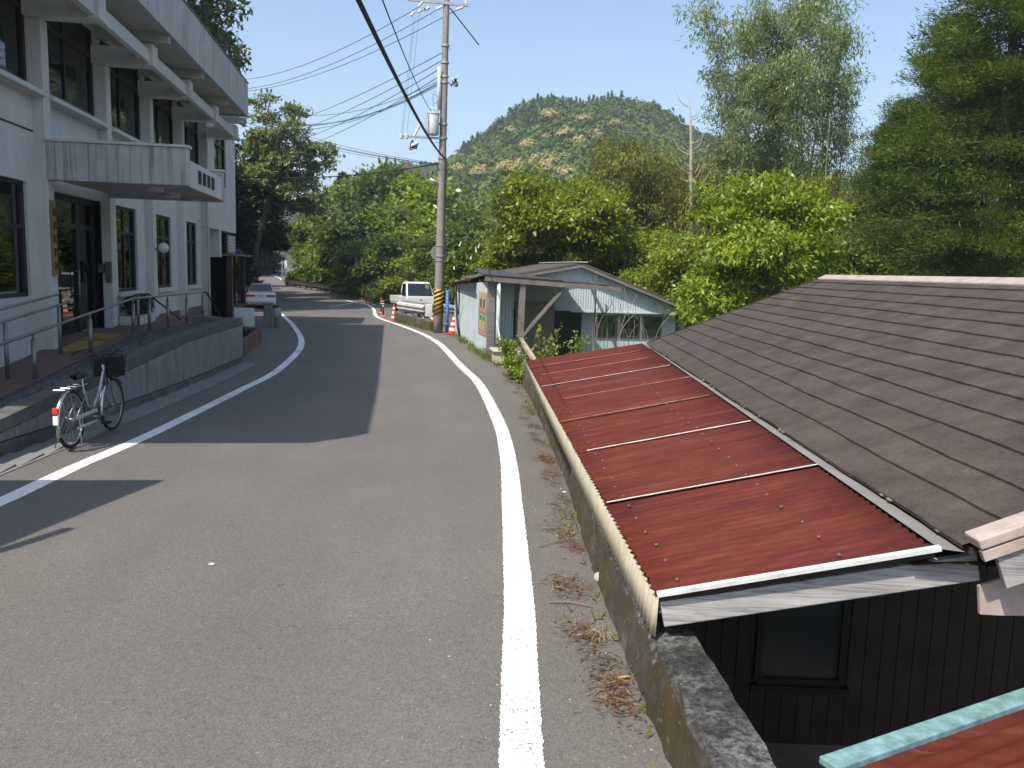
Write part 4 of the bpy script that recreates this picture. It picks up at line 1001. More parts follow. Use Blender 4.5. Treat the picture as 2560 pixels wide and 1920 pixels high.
# top cross arm with insulators
MB().beam(atp(1020, -2), atp(1172, 14), .07, .09).build('cross_arm', GALV, pole)
MB().beam(atp(1062, 2), atp(1062, 30), .05, .05, up=(0, 1, 0)).build('arm_stay', GALV, pole); MB().beam(atp(1034, 32), atp(1074, 20), .05, .06).build('lower_arm', GALV, pole)
def insul(m, p, q, r=.055):
    p, q = np.array(p, float), np.array(q, float); P, Rr = [], []
    for k in range(7): P.append(p+(q-p)*k/6); Rr.append(r if k % 2 else r*.55)
    return m.tube(P, Rr, 10)
for (a, b) in (((1056, 4), (1046, 18)), ((1106, 16), (1090, 24)), ((1158, 17), (1140, 25)), ((1164, -4), (1166, 12)), ((1034, 30), (1028, 40)), ((1052, 24), (1047, 32)), ((1072, 17), (1067, 25))):
    insul(MB(), atp(*a), atp(*b)).build('insulator', PORC, pole, smooth=True)
# transformer
c = atp(1084, 0, -.12); tzb, tzt = pz(340), pz(284); tx = PY(1083, 312, 29.95)[0]
tk = MB().tube([(tx, 29.95, tzb), (tx, 29.95, tzb+.04), (tx, 29.95, tzt-.05), (tx, 29.95, tzt)], [.18, .20, .20, .17], 24).build('transformer', TANKM, pole, smooth=True)
MB().tube([(tx, 29.95, tzt-.07), (tx, 29.95, tzt-.03)], .215, 24).build('tank_lid_ring', GALV, tk)
for k in range(7):
    a = 2.2+k*.28; MB().box(-.05, .05, -.012, .012, tzb+.08, tzt-.12, rot=rotz(a), piv=(0, 0, 0)).build('cooling_fin', TANKM, tk, loc=(tx+.225*math.cos(a), 29.95+.225*math.sin(a), 0))
for dx in (-.12, .0, .12): insul(MB(), (tx+dx, 29.9, tzt), (tx+dx, 29.86, tzt+.16), .04).build('bushing', PORC, tk, smooth=True)
MB().beam(atp(1006, 341, -.1), atp(1108, 346, -.1), .07, .07).build('transformer_arm', GALV, pole)
for (u, v) in ((1003, 341), (1017, 341)): insul(MB(), atp(u, v-6, -.1), atp(u, v+6, -.1), .07).build('insulator', PORC, pole, smooth=True)
for (u, v) in ((1040, 330), (1050, 310)): insul(MB(), atp(u-5, v+12, -.1), atp(u+4, v-8, -.1), .06).build('cutout_fuse', PORC, pole, smooth=True)
rgp = random.Random(3)
def scrawl(cu, cv, ru, rv, n, nm, mt=WIREM, r=.012):
    m = MB(); P = [atp(cu+rgp.uniform(-ru, ru), cv+rgp.uniform(-rv, rv), rgp.uniform(-.25, .05)) for _ in range(n)]
    return m.tube(spline(P, 4), r, 5).build(nm, mt, pole)
scrawl(1036, 362, 12, 12, 12, 'cable_coil', r=.02); insul(MB(), atp(1028, 366, -.15), atp(1046, 356, -.15), .07).build('insulator', PORC, pole, smooth=True)
scrawl(1134, 205, 12, 12, 14, 'cable_coil', r=.018); insul(MB(), atp(1128, 196, -.1), atp(1140, 208, -.1), .05).build('insulator', PORC, pole, smooth=True)
scrawl(1098, 425, 8, 22, 12, 'cable_bundle', r=.012); scrawl(1090, 270, 8, 40, 8, 'lead_wire', r=.008)
MB().tube([atp(1098, 167, -.1), atp(1097, 275, -.1)], .055, 12).build('white_conduit', PANELW, pole, smooth=True)
MB().tube([atp(1075, 447, -.15), atp(1092, 457, -.1)], .045, 10).build('street_light', PANELW, pole, smooth=True)
MB().beam(atp(1084, 446, -.1), atp(1100, 460, 0), .03, .03).build('light_arm', GALV, pole)
# round mirror backs strapped to the pole
mr = pz(632); MB().cyl((PB[0]+.0, 30.26, mr), .28, .05, 28, axis=1).build('mirror_back', M('dull_mirror_back', (.22, .22, .22), .7), pole)
for z in (mr-.28, mr+.25): MB().tube([pole_at(z-.015), pole_at(z+.015)], .172, 18).build('strap', GALV, pole)
MB().tube([pole_at(.1)+np.array([.16, -.03, 0]), pole_at(6)+np.array([.14, -.03, 0])], .012, 6).build('earth_wire', WIREM, pole)
base_at(pole, PB)
# stay wire guard: blue pipe at the foot
bp = thing('blue_pipe_post', 'slim blue post standing right against the utility pole foot', 'post')
BLU = M('blue_paint', (.06, .17, .42), .5, var=.08)
MB().tube([(2.27, 29.6, -.05), (2.27, 29.6, PY(1113, 726, 29.6)[2])], .06, 12).build('pipe', BLU, bp, smooth=True)
for q in (.35, .8): MB().tube([(2.27, 29.6, q), (2.27, 29.6, q+.03)], .064, 12).build('band', GALV, bp)
base_at(bp, (2.27, 29.6, 0))
# ---- overhead wires
def wire(a, b, sag, r, label, mat=WIREM, n=24):
    a, b = np.array(a, float), np.array(b, float); P = []
    for k in range(n+1):
        t = k/n; p = a+(b-a)*t; p[2] -= 4*sag*t*(1-t); P.append(p)
    return tag(MB().tube(P, r*.72, 6).build('overhead_wire', mat, smooth=True), label, 'wire')
near = lambda u, v, y: np.array(PY(u, v, y))
wire(atp(1112, 396, -.1), near(700, -420, 5.5), .25, .042, 'thick black cable swooping from the pole over the road')
wire(atp(1078, 278, -.1), near(800, -420, 6.5), .2, .014, 'thin wire running from the transformer up over the road')
lefts = [((1046, 18), (600, 200)), ((1090, 26), (600, 226)), ((1140, 26), (600, 232))]
for i, (p, q) in enumerate(lefts): wire(atp(*p), near(*q, 62)+np.array([-2., 0, 0]), .9, .016, 'high-voltage wire strung from the cross arm, %s of three' % ('top', 'middle', 'lowest')[i])
pts = [((1104, 133), (640, 322)), ((1104, 152), (660, 345)), ((1100, 172), (680, 365)), ((1100, 190), (700, 378))]
for i, (p, q) in enumerate(pts): wire(atp(*p), near(*q, 75), .5, .018, 'low-voltage wire leaving the middle of the pole, %s of four' % ('highest', 'second', 'third', 'lowest')[i])
for i, (q, s) in enumerate([((560, 222), 2.2), ((560, 250), 2.4), ((570, 262), 2.1), ((575, 276), 1.9), ((580, 305), 1.6)]):
    wire(atp(1100, 200+i*3), near(*q, 44), s*.55, .013, 'sagging service cable to the office side, number %s down in the bundle' % ('one', 'two', 'three', 'four', 'five')[i])
wire(atp(1102, 408), near(570, 440, 36), .25, .03, 'black telephone cable crossing level from the pole to the office')
wire(atp(1102, 412), near(520, 270, 33), .3, .016, 'cable rising from the low bracket to the office eaves')
for i, q in enumerate([(640, 290), (650, 302), (660, 318)]): wire(atp(1098, 410+2*i), near(*q, 60), .35, .012, 'thin line fanning up left from the low bracket, %s of three' % ('upper', 'middle', 'lower')[i])
wire(atp(1125, 20), near(1197, 112, 31.2), .0, .028, 'short stay rod slanting from the pole top to the right')
wire(near(1302, 246, 120), near(1436, 412, 90), .2, .03, 'long faint cable against the wooded hill')
for i, (a, b) in enumerate([((1034, 44), (1003, 336)), ((1038, 44), (1007, 336)), ((1048, 36), (1017, 336))]): wire(atp(*a), atp(*b), 0, .007, 'drop lead from the upper insulators to the transformer arm, %s of three' % ('left', 'middle', 'right')[i])
# red marker on the cable
tag(MB().box(*sum(([c-.03, c+.05] for c in PY(1022, 412, 27.5)), [])).build('cable_marker', M('red_tape', (.5, .05, .06), .6)), 'small red marker hanging on the telephone cable', 'marker')

# ---- vehicles
def wheel(parent, c, r, wd, n=20):
    w = MB().tube([(c[0]-wd/2, c[1], c[2]), (c[0]-wd/2+.02, c[1], c[2]), (c[0]+wd/2-.02, c[1], c[2]), (c[0]+wd/2, c[1], c[2])], [r*.9, r, r, r*.9], n).build('wheel', RUB, parent, smooth=True)
    for s in (-1, 1): MB().tube([(c[0]+s*wd/2, c[1], c[2]), (c[0]+s*(wd/2+.012), c[1], c[2])], r*.6, 16).build('hubcap', GALV, w)
def loft(secs):                    # each section: list of points, same count
    m = MB(); m.grid([list(s)+[s[0]] for s in secs]); n = len(secs[0]); 
    m.add(secs[0], [tuple(range(n))[::-1]]); m.add(secs[-1], [tuple(range(n))]); return m
def carpaint(name, col):
    m, nt, b, v = newmat(name); nt.links.new(ramp(nt, noise(nt, v, 2, 3), [(.3, tuple(.95*c for c in col)), (.7, col)]), b.inputs['Base Color'])
    b.inputs['Roughness'].default_value = .25; b.inputs['Coat Weight'].default_value = .7; b.inputs['Coat Roughness'].default_value = .05; return m
CARW, CARD = carpaint('white_car_paint', (.72, .73, .73)), carpaint('dark_car_paint', (.02, .022, .03))
CARG = M('car_glass', (.012, .016, .016), .06, spec=.8, var=.05)
LAMPR = M('tail_lamp_red', (.40, .015, .03), .25, var=.05); LAMPC = M('headlamp_clear', (.55, .6, .62), .15, var=.05)
def sec(y, hw, z0, z1, rnd=.08, tum=0):
    return [(-hw+rnd, y, z0), (hw-rnd, y, z0), (hw, y, z0+rnd), (hw, y, (z0+z1)/2), (hw-tum-.0, y, z1-rnd), (hw-tum-rnd, y, z1), (-hw+tum+rnd, y, z1), (-hw+tum, y, z1-rnd), (-hw, y, (z0+z1)/2), (-hw, y, z0+rnd)]
def sedan(name, label, mat, tall=0.):
    t = thing(name, label, 'car'); H = 1.40+tall
    MBo = loft([sec(-2.30, .78, .30, .82), sec(-2.24, .83, .22, .90, tum=.02), sec(-1.5, .855, .20, .95, tum=.05), sec(0, .865, .20, .93, tum=.06), sec(1.2, .85, .20, .90, tum=.05), sec(2.0, .82, .22, .78, tum=.05), sec(2.25, .74, .28, .68)])
    MBo.build('body', mat, t, smooth=False, bevel=.02)
    gh = loft([sec(-1.62 if not tall else -2.1, .72, .90, .96, .02, .02), sec(-1.0 if not tall else -1.9, .70, .90, H-.04, .06, .14), sec(-.8, .69, .90, H, .06, .13), sec(.35, .69, .90, H-.01, .06, .13), sec(1.15, .72, .88, .93, .02, .02)]).build('cabin', mat, t, bevel=.015)
    a, b = (-1.62, -1.0) if not tall else (-2.1, -1.9)
    def lerp(p, q, k): return np.array(p)+(np.array(q)-np.array(p))*k
    yb0, zb0, yb1, zb1 = a-.01, .95, b-.02, H-.06
    q = [(-.66, yb0, zb0+.03), (.66, yb0, zb0+.03), (.53, yb1, zb1), (-.53, yb1, zb1)]
    MB().prism(q, (0, -.012, .012)).build('rear_window', CARG, gh)
    MB().prism([(-.66, 1.10, .97), (.66, 1.10, .97), (.53, .42, H-.06), (-.53, .42, H-.06)], (0, .012, .012)).build('windscreen', CARG, gh)
    for s in (-1, 1):
        for (p, r_) in ((( -1.2, -.28), (-.85, -.25)), ((-.2, .85), (-.17, .4))):
            MB().prism([(s*.725, p[0], .97), (s*.725, p[1], .97), (s*.60, r_[1], H-.09), (s*.60, r_[0], H-.09)], (s*.006, 0, .002)).build('side_window', CARG, gh)
        lz = .68
        MB().box(min(s*.30, s*.80), max(s*.30, s*.80), -2.335, -2.25, lz, lz+.11).build('tail_lamp', LAMPR, t, bevel=.01)
        MB().box(min(s*.42, s*.74), max(s*.42, s*.74), 2.2, 2.275, .58, .70).build('headlamp', LAMPC, t, bevel=.01)
        MB().box(min(s*.86, s*.98), max(s*.86, s*.98), .72, .84, .95, 1.06).build('wing_mirror', mat, t, bevel=.02)
        for yy in (-1.35, 1.32): wheel(t, (s*.74, yy, .31), .31, .19)
    MB().box(-.80, .80, -2.40, -2.22, .36, .56).build('rear_bumper', mat, t, bevel=.04); MB().box(-.78, .78, 2.18, 2.36, .28, .50).build('front_bumper', mat, t, bevel=.04)
    npl = MB().box(-.165, .165, -2.345, -2.33, .66, .80).build('number_plate', PANELW, t); MB().box(-.24, .24, -2.33, -2.29, .60, .86).build('plate_recess', mat, t)
    m = MB()
    for k in range(4): MB().box(-.11+k*.06, -.075+k*.06, -2.348, -2.345, .69, .75).build('plate_character', SBL, npl)
    MB().box(-.7, .7, -2.2, 2.1, .16, .24).build('underbody', BLK, t)
    return t
sc_ = sedan('parked_car', 'white sedan parked tail-on beside the office, plate in the middle', CARW); sp_ = G(646, 767); sc_.location = (-7.05, 51.6, zr(50)); sc_.rotation_euler = (0, 0, R_(7))
dc = sedan('parked_car', 'dark car parked in deep shade beyond the white sedan', CARD, .15); dc.location = (-8.9, 53.6, zr(53)); dc.rotation_euler = (0, 0, R_(7))
# light truck facing us
tr = thing('light_truck', 'small white flatbed truck parked behind the guard rail by the pole', 'truck')
cab = loft([sec(-1.72, .70, .42, .80, .05), sec(-1.70, .725, .36, 1.02, .05, .02), sec(-1.45, .735, .34, 1.06, .05, .02), sec(-.55, .735, .34, 1.06, .05, .02), sec(-.5, .73, .34, 1.05, .05, .02)]).build('cab_body', CARW, tr, bevel=.02)
ghs = loft([sec(-1.68, .70, 1.0, 1.06, .02, .02), sec(-1.22, .66, 1.0, 1.74, .05, .07), sec(-1.1, .655, 1.0, 1.77, .05, .07), sec(-.62, .66, 1.0, 1.77, .05, .07), sec(-.52, .68, 1.0, 1.72, .03, .07)]).build('cab_top', CARW, tr, bevel=.015)
MB().prism([(-.63, -1.655, 1.10), (.63, -1.655, 1.10), (.55, -1.255, 1.68), (-.55, -1.255, 1.68)], (0, -.014, .008)).build('windscreen', CARG, ghs)
MB().box(-.45, -.2, -1.62, -1.60, 1.10, 1.16).build('dash_paper', PANELW, ghs); MB().box(.1, .36, -1.62, -1.60, 1.09, 1.12).build('dash_paper', PRED, ghs)
for s in (-1, 1):
    MB().prism([(s*.70, -1.50, 1.10), (s*.70, -.66, 1.10), (s*.625, -.68, 1.66), (s*.625, -1.18, 1.66)], (s*.008, 0, .002)).build('side_window', CARG, ghs)
    MB().box(min(s*.46, s*.70), max(s*.46, s*.70), -1.745, -1.69, .68, .84).build('headlamp', LAMPC, tr, bevel=.02)
    MB().box(min(s*.72, s*.84), max(s*.72, s*.84), -1.50, -1.44, 1.12, 1.34).build('wing_mirror', BLK, tr, bevel=.02)
    for yy in (-1.05, .95): wheel(tr, (s*.64, yy, .27), .27, .15)
    MB().box(min(s*.70, s*.735), max(s*.70, s*.735), -.45, 1.6, .72, 1.02).build('bed_side', CARW, tr, bevel=.01)
MB().box(-.70, .70, -.45, 1.6, .64, .72).build('bed_floor', CARW, tr); MB().box(-.70, .70, 1.56, 1.6, .72, 1.02).build('tailgate', CARW, tr); MB().box(-.70, .70, -.48, -.44, .72, 1.05).build('bed_front', CARW, tr)
MB().box(-.72, .72, -1.78, -1.70, .36, .56).build('front_bumper', CARW, tr, bevel=.03); MB().box(-.165, .165, -1.795, -1.78, .42, .52).build('number_plate', STY, tr)
MB().box(-.05, .05, -1.745, -1.73, .90, .96).build('emblem', GALV, tr, bevel=.01)
MB().box(-.55, .55, -1.6, 1.5, .25, .42).build('chassis', BLK, tr)
tp = PY(1036, 788, 41.5); tr.location = (tp[0]-.1, 42.8, zr(41.5)-.02); tr.rotation_euler = (0, 0, R_(13))

# ---- rails and cones
kb = thing('kerb_wall', 'low stained concrete kerb running from the cone to the pole', 'kerb')
ka, kc = G(984, 803), np.array([1.72, 30.6, 0]); ka[2] = zr(ka[1])
obox(MB(), ka[:2], kc[:2], .22, -.15, .36).build('kerb', MOSSC, kb, bevel=.02); base_at(kb, (1.2, 34, 0))
WGR = M('white_rail_paint', (.66, .66, .63), .5, var=.12, vs=3, streak=((.38, .25, .12), .3))
def wbeam(m, a, b, z, h=.32, dep=.08):
    a, b = np.array(a, float), np.array(b, float); d = (b-a)/np.linalg.norm(b-a); n = np.array([d[1], -d[0]])
    prof = [(0, 0), (.02, .0), (dep, .12*h/.32), (dep, .10), (0, .15), (0, .18), (dep, .22), (dep, .27), (.02, .32), (0, .32)]
    return m.grid([[(a[0]+n[0]*o, a[1]+n[1]*o, z+q*h/.32) for o, q in prof], [(b[0]+n[0]*o, b[1]+n[1]*o, z+q*h/.32) for o, q in prof]])
gr = thing('white_guard_rail', 'short dented white guard rail end in front of the truck', 'guard rail')
ga, gb = PY(998, 775, 36.5), PY(1064, 796, 33.5); gz0 = .38
wbeam(MB(), ga[:2], gb[:2], .42, .40, .12).build('rail', WGR, gr); MB().box(gb[0]-.02, gb[0]+.26, gb[1]-.1, gb[1]+.0, .36, .86).build('end_plate', WGR, gr, bevel=.02)
for t in (.1, .5, .9):
    p = ga+(gb-ga)*t; MB().prism([(p[0]-.07, p[1]+.06, -.05), (p[0]+.07, p[1]+.06, -.05), (p[0]+.07, p[1]+.06, .5), (p[0]-.01, p[1]+.06, .5)], (0, .05, 0)).build('post', WGR, gr)
base_at(gr, (1.1, 35, 0))
gr2 = thing('steel_guard_rail', 'bare galvanised guard rail running behind the pole to the shed', 'guard rail')
wbeam(MB(), (.95, 36.9), (3.0, 31.2), .55, .36, .10).build('rail', GALV, gr2); MB().box(2.9, 3.16, 31.1, 31.2, .5, .95).build('end_plate', WGR, gr2, bevel=.02)
for (x, y) in ((1.4, 35.7), (2.1, 33.7), (2.8, 31.8)): MB().tube([(x+.06, y+.06, -.1), (x+.06, y+.06, .9)], .05, 10).build('post', GALV, gr2, smooth=True)
base_at(gr2, (2, 34, 0))
gr3 = thing('dark_guard_rail', 'long dark brown guard rail following the outside of the bend', 'guard rail')
GP = [(3.4, 52.0), (2.2, 54.6), (.55, 58.3), (-1.9, 66.5), (-4.4, 73), (-7, 79.5), (-9.3, 85.6), (-9.6, 88.5), (-9.0, 91)]
GPs = spline([(*p, 0) for p in GP], 4)
for k in range(len(GPs)-1):
    a, b = GPs[k], GPs[k+1]; za = zr(a[1])+.40; wbeam(MB(), a[:2], b[:2], za, .34, .09).build('rail', BROWN, gr3)
    MB().tube([(a[0]+.1, a[1], zr(a[1])-.2), (a[0]+.1, a[1], za+.36)], .06, 8).build('post', BROWN, gr3)
base_at(gr3, (-2, 66, -.2))
CRED = M('cone_red', (.62, .06, .03), .5, var=.1); CWHT = M('cone_white', (.75, .74, .70), .5, var=.08); CBLK = M('post_black', (.03, .03, .03), .6); CORG = M('post_orange', (.75, .13, .04), .5)
def cone(loc, label, lean=0, h=.72):
    t = thing('traffic_cone', label, 'traffic cone', 'striped cones by the pole'); MB().box(-.19, .19, -.19, .19, 0, .035).build('base', CRED, t, bevel=.01)
    zz = np.linspace(.035, h, 8); rr = np.linspace(.14, .03, 8)
    for k in range(7): MB().tube([(0, 0, zz[k]), (0, 0, zz[k+1])], [rr[k], rr[k+1]], 16, cap=(k == 6)).build('stripe', (CRED, CWHT)[k % 2], t, smooth=True)
    t.location = loc; t.rotation_euler = (0, lean, .3); return t
cone(G(985, 803), 'red and white striped cone at the kerb end before the truck')
cone((2.42, 29.3, 0), 'red and white striped cone leaning between blue post and shed', R_(8))
cone(PY(1080, 787, 35.5)*np.array([1, 1, 0])+np.array([0, 0, 0]), 'red and white striped cone hidden behind the wrapped pole')
tag(MB().beam(G(1072, 828), G(1072, 828)+np.array([.14, 0, .42]), .05, .05).build('orange_stake', CORG), 'short orange stake leaning at the pole foot', 'stake')
def dpost(loc, label):
    t = thing('delineator_post', label, 'post', 'rubber posts along the bend'); MB().tube([(0, 0, 0), (0, 0, .03), (0, 0, .06)], [.16, .15, .07], 16).build('base', CORG, t)
    MB().tube([(0, 0, .06), (0, 0, .72)], .042, 12).build('shaft', CBLK, t, smooth=True); MB().tube([(0, 0, .72), (0, 0, .80)], .045, 12).build('cap', CORG, t, smooth=True)
    for z in (.48, .60): MB().tube([(0, 0, z), (0, 0, z+.06)], .046, 12).build('reflective_band', CWHT, t, smooth=True)
    t.location = loc; return t
for (u, v, l) in ((958, 791, 'black rubber post with orange base nearest the striped cone'), (953, 782, 'black rubber post just beyond the first one on the inside of the bend'), (935, 763, 'black rubber post with orange cap level with the truck bed'), (916, 758, 'black rubber post with orange cap farthest along the dark rail')): dpost(G(u, v), l)
# tall white signs at the far bend
fs = thing('white_roadside_sign', 'tall narrow white sign standing where the far road climbs', 'sign')
q = G(714, 690); d_ = q[1]; a = PY(711, 651, d_); b = PY(718, 674, d_); MB().box(a[0], b[0], d_, d_+.15, b[2], a[2]).build('panel', PANELW, fs)
for x in (a[0]+.05, b[0]-.15): MB().box(x, x+.1, d_+.02, d_+.12, zr(d_)-.1, b[2]).build('leg', PANELW, fs)
base_at(fs, (a[0], d_, zr(d_)))
fs2 = thing('white_marker_post', 'slim white marker post beside the tall white sign', 'post')
a = PY(705, 655, d_); b = PY(708, 676, d_); MB().box(a[0], b[0], d_-.5, d_-.4, zr(d_), a[2]).build('shaft', PANELW, fs2); MB().box(a[0]-.03, b[0]+.03, d_-.52, d_-.38, a[2], a[2]+.08).build('cap', PANELW, fs2); base_at(fs2, (a[0], d_, zr(d_)))
fs3 = thing('guard_rail_sign', 'little pale sign plate above the end of the dark guard rail', 'sign')
a = PY(727, 690, 88); MB().box(a[0], a[0]+.35, 88, 88.03, a[2]-.5, a[2]).build('plate', PANELW, fs3); MB().tube([(a[0]+.17, 88.05, zr(88)), (a[0]+.17, 88.05, a[2])], .03, 6).build('leg', GALV, fs3); base_at(fs3, (a[0], 88, zr(88)))
# neighbour's house behind us on the left, its eaves throw the shadow across the white line
nbh = thing('neighbour_house', 'plain rendered house next door to the office, outside the photograph', 'house')
tip = G(415, 1200); zc = 4.6; k = zc-tip[2]; cx, cy = tip[0]-.55*k, tip[1]-.51*k
MB().prism([(cx, cy, zc-.15), (cx-.75, cy-2.7, zc-.15), (cx-2.2, cy-9, zc-.15), (cx-9, cy-9, zc-.15), (cx-9, cy+.3, zc-.15)], (0, 0, .15)).build('eaves', CONCD, nbh)
MB().prism([(cx-1.0, cy-.6, 0), (cx-2.9, cy-8.5, 0), (cx-8.6, cy-8.5, 0), (cx-8.6, cy-.4, 0)], (0, 0, zc-.16)).build('wall', CONC, nbh)
MB().tube([(cx-.75-1.1, cy-2.3, zc), (cx-.75-1.1, cy-2.3, zc+2.0)], .05, 8).build('shadow_casting_mast', GALV, nbh)  # unseen mast, added for a thin strip of shadow on the road
MB().tube([(-4.42, 4.72, 4.0), (-4.62, 4.3, 4.0), (-5.15, 3.45, 4.0), (-5.6, 3.3, 4.3)], .055, 8).build('shadow_casting_gutter', GALV, nbh)  # unseen pipe, laid out to cast the thin shadow strip on the road
base_at(nbh, (cx-4, cy-4, 0))
# ================================================================ trees and hills
nrg = np.random.default_rng(7)
def proj(p):
    q = CAMN.T @ (np.asarray(p, float)-C0); return 1280+FPX*q[0]/-q[2], 960-FPX*q[1]/-q[2]
def unit(a): return a/(np.linalg.norm(a, axis=-1, keepdims=True)+1e-9)
def leafquads(pos, d, nrm, ln, wd):
    """one folded-free diamond per leaf: pos (n,3) root, d direction, nrm normal, ln/wd arrays"""
    d = unit(d); s = unit(np.cross(d, nrm)); n = len(pos); ln = np.asarray(ln)[:, None]*np.ones((n, 1)); wd = np.asarray(wd)[:, None]*np.ones((n, 1))
    V = np.empty((n, 4, 3)); V[:, 0] = pos; V[:, 1] = pos+d*ln*.45+s*wd*.5; V[:, 2] = pos+d*ln; V[:, 3] = pos+d*ln*.45-s*wd*.5
    return V.reshape(-1, 3), np.arange(n*4).reshape(-1, 4)
def join(parts):
    V, F, o = [], [], 0
    for v, f in parts: V.append(v); F.append(f+o); o += len(v)
    return np.vstack(V), np.vstack(F)
def broad_crown(lobes, nc, nl, cr, ln, wd, droop=.35, shell=.55, rg=nrg):
    """leaf clumps through the outer part of several overlapping lobes (centre, radii)"""
    w = np.array([l[1][0]*l[1][1]*l[1][2] for l in lobes])**.67; w /= w.sum(); parts = []
    k = rg.choice(len(lobes), nc, p=w)
    C = np.array([lobes[i][0] for i in k], float); Rr = np.array([lobes[i][1] for i in k], float)
    u = unit(rg.normal(size=(nc, 3))); u[:, 2] = np.where(u[:, 2] < -.35, -u[:, 2]*.6, u[:, 2]); rad = shell+(1-shell)*rg.random((nc, 1))**.6
    cc = C+u*Rr*rad; out = unit(u*np.array([1, 1, .7])+np.array([0, 0, .25]))
    csz = cr*rg.uniform(.6, 1.3, (nc, 1, 1))
    off = rg.normal(size=(nc, nl, 3))*np.array([1, 1, .55])*csz*.55
    pos = (cc[:, None]+off).reshape(-1, 3); o = np.repeat(out, nl, 0)
    d = o*.7+rg.normal(size=pos.shape)*.6; d[:, 2] -= droop
    nm = o*.5+np.array([0, 0, .8])+rg.normal(size=pos.shape)*.45
    s = rg.uniform(.4, 1.35, len(pos))
    return leafquads(pos, d, nm, ln*s, wd*s)
def tree_wood(h, r, limbs, rg=None, lean=(0, 0)):
    rg = rg or random.Random(1); m = MB(); P = [np.array([lean[0]*t*t*h+.03*h*math.sin(t*5), lean[1]*t*t*h, h*t]) for t in np.linspace(0, 1, 8)]
    m.tube(P, list(np.linspace(r, r*.3, 8)), 9)
    for c in limbs:
        t = rg.uniform(.3, .75); a = P[int(t*7)]; b = np.array(c, float); mid = (a+b)/2+np.array([rg.uniform(-.2, .2), rg.uniform(-.2, .2), -.1*h*.2])
        m.tube(spline([a, mid, b], 4), list(np.linspace(r*.45, r*.1, 9)), 6)
    return m
BARK = M('bark', (.12, .095, .07), .95, var=.35, vs=6, bump=.5, bs=20); BARKP = M('pale_bark', (.36, .32, .27), .9, var=.25, vs=6)
L_BRIGHT = leafmat('bright_leaf', (.14, .20, .014), (.27, .34, .022), (.42, .46, .10), rough=.36, trans=.42, spec=.5)
L_MID = leafmat('mid_leaf', (.09, .145, .018), (.165, .235, .032), (.23, .28, .07), trans=.36)
L_DEEP = leafmat('deep_leaf', (.04, .08, .015), (.08, .135, .024), (.12, .17, .04), trans=.3)
L_OLIVE = leafmat('olive_leaf', (.12, .14, .025), (.20, .20, .04), (.30, .23, .06), trans=.36)
L_CEDAR = leafmat('cedar_needle', (.045, .10, .014), (.11, .19, .024), (.22, .17, .06), rough=.6, trans=.4)
L_CEDAR_SHADED = leafmat('shaded_cedar_needle', (.007, .017, .007), (.017, .034, .011), rough=.7, trans=.1)  # shade of the left bank put into the needle colour
L_BAMB = leafmat('bamboo_leaf', (.13, .19, .08), (.24, .30, .16), (.45, .48, .36), rough=.36, trans=.42)
L_SILVER = leafmat('silvery_leaf', (.14, .20, .06), (.26, .32, .15), (.44, .46, .32), rough=.4, trans=.35)
L_FLOWER = leafmat('cream_blossom', (.30, .25, .10), (.52, .44, .22), (.10, .13, .03), rough=.8, trans=.25)
def rlobes(seed, h, r, n=7):
    g = random.Random(seed); L = [((0, 0, h*.62), (r*.7, r*.7, h*.33))]
    for i in range(n):
        a = 2*math.pi*i/n+g.uniform(-.4, .4); q = r*g.uniform(.35, .62); s = r*g.uniform(.38, .6)
        L.append(((q*math.cos(a), q*math.sin(a), h*g.uniform(.35, .82)), (s, s, s*g.uniform(.65, .95))))
    return L
def make_tree(name, label, seed, h, r, nc, nl, cr, ln, wd, leaf, bark=BARK, tr=.16, group=None, n=7, **kw):
    L = rlobes(seed, h, r, n); t = thing(name, label, 'tree', group); g = random.Random(seed)
    tree_wood(h*.8, tr, [l[0] for l in L], g).build('trunk', bark, t, smooth=True)
    V, F = broad_crown(L, nc, nl, cr, ln, wd, rg=np.random.default_rng(seed), **kw); link('crown', npmesh('crown', V, F, leaf), t); return t
def relabel(t, label, leaf=None):
    t['label'] = label
    if leaf:
        for c in t.children:
            if c.name.startswith('crown'): c.material_slots[0].link = 'OBJECT'; c.material_slots[0].material = leaf
    return t
def put(t, u, vtop, y, h, zb=None, rz=0, wide=1):
    """stand tree t (height h as built) at depth y in column u so that its top reaches row vtop"""
    p = PY(u, vtop, y); zb = gz(p[0], y) if zb is None else zb; s = (p[2]-zb)/h
    t.location = (p[0], y, zb); t.scale = (s*wide, s*wide, s); t.rotation_euler = (0, 0, rz); return t

# --- bright broadleaf trees behind shed and house
A1 = make_tree('broadleaf_tree', 'bright green broadleaf tree rising right behind the low house', 21, 8, 2.9, 360, 110, .42, .19, .085, L_BRIGHT, n=9, droop=.6)
put(A1, 1905, 392, 21.5, 8, rz=.4, wide=.92)
A2 = make_tree('broadleaf_tree', 'bright green broadleaf tree behind the blue shed ridge', 22, 8, 3.2, 380, 100, .5, .21, .10, L_BRIGHT, n=9, droop=.5)
put(A2, 1405, 405, 33, 8, rz=1.2, wide=.95)
t = relabel(dup(A2), 'smaller bright tree with its crown low behind the tin gable'); put(t, 1560, 560, 33.5, 8, rz=3.4, wide=1.3)
t = relabel(dup(A1), 'low bright tree peeping over the shed eaves beside the pole'); put(t, 1290, 560, 34, 8, rz=2.2, wide=1.0)
t = relabel(dup(A1), 'bright bushy tree filling the gap between shed and low house'); put(t, 1730, 560, 27, 8, rz=5, wide=1.15)
t = relabel(dup(A1), 'leafy tree squeezed between the bright tree and the big cedar', L_MID); put(t, 2090, 560, 25, 8, rz=1, wide=.9)
O1 = make_tree('olive_tree', 'dull olive feathery tree mass standing behind the bright trees', 31, 9, 3.2, 300, 90, .5, .20, .05, L_OLIVE, n=9, droop=.8)
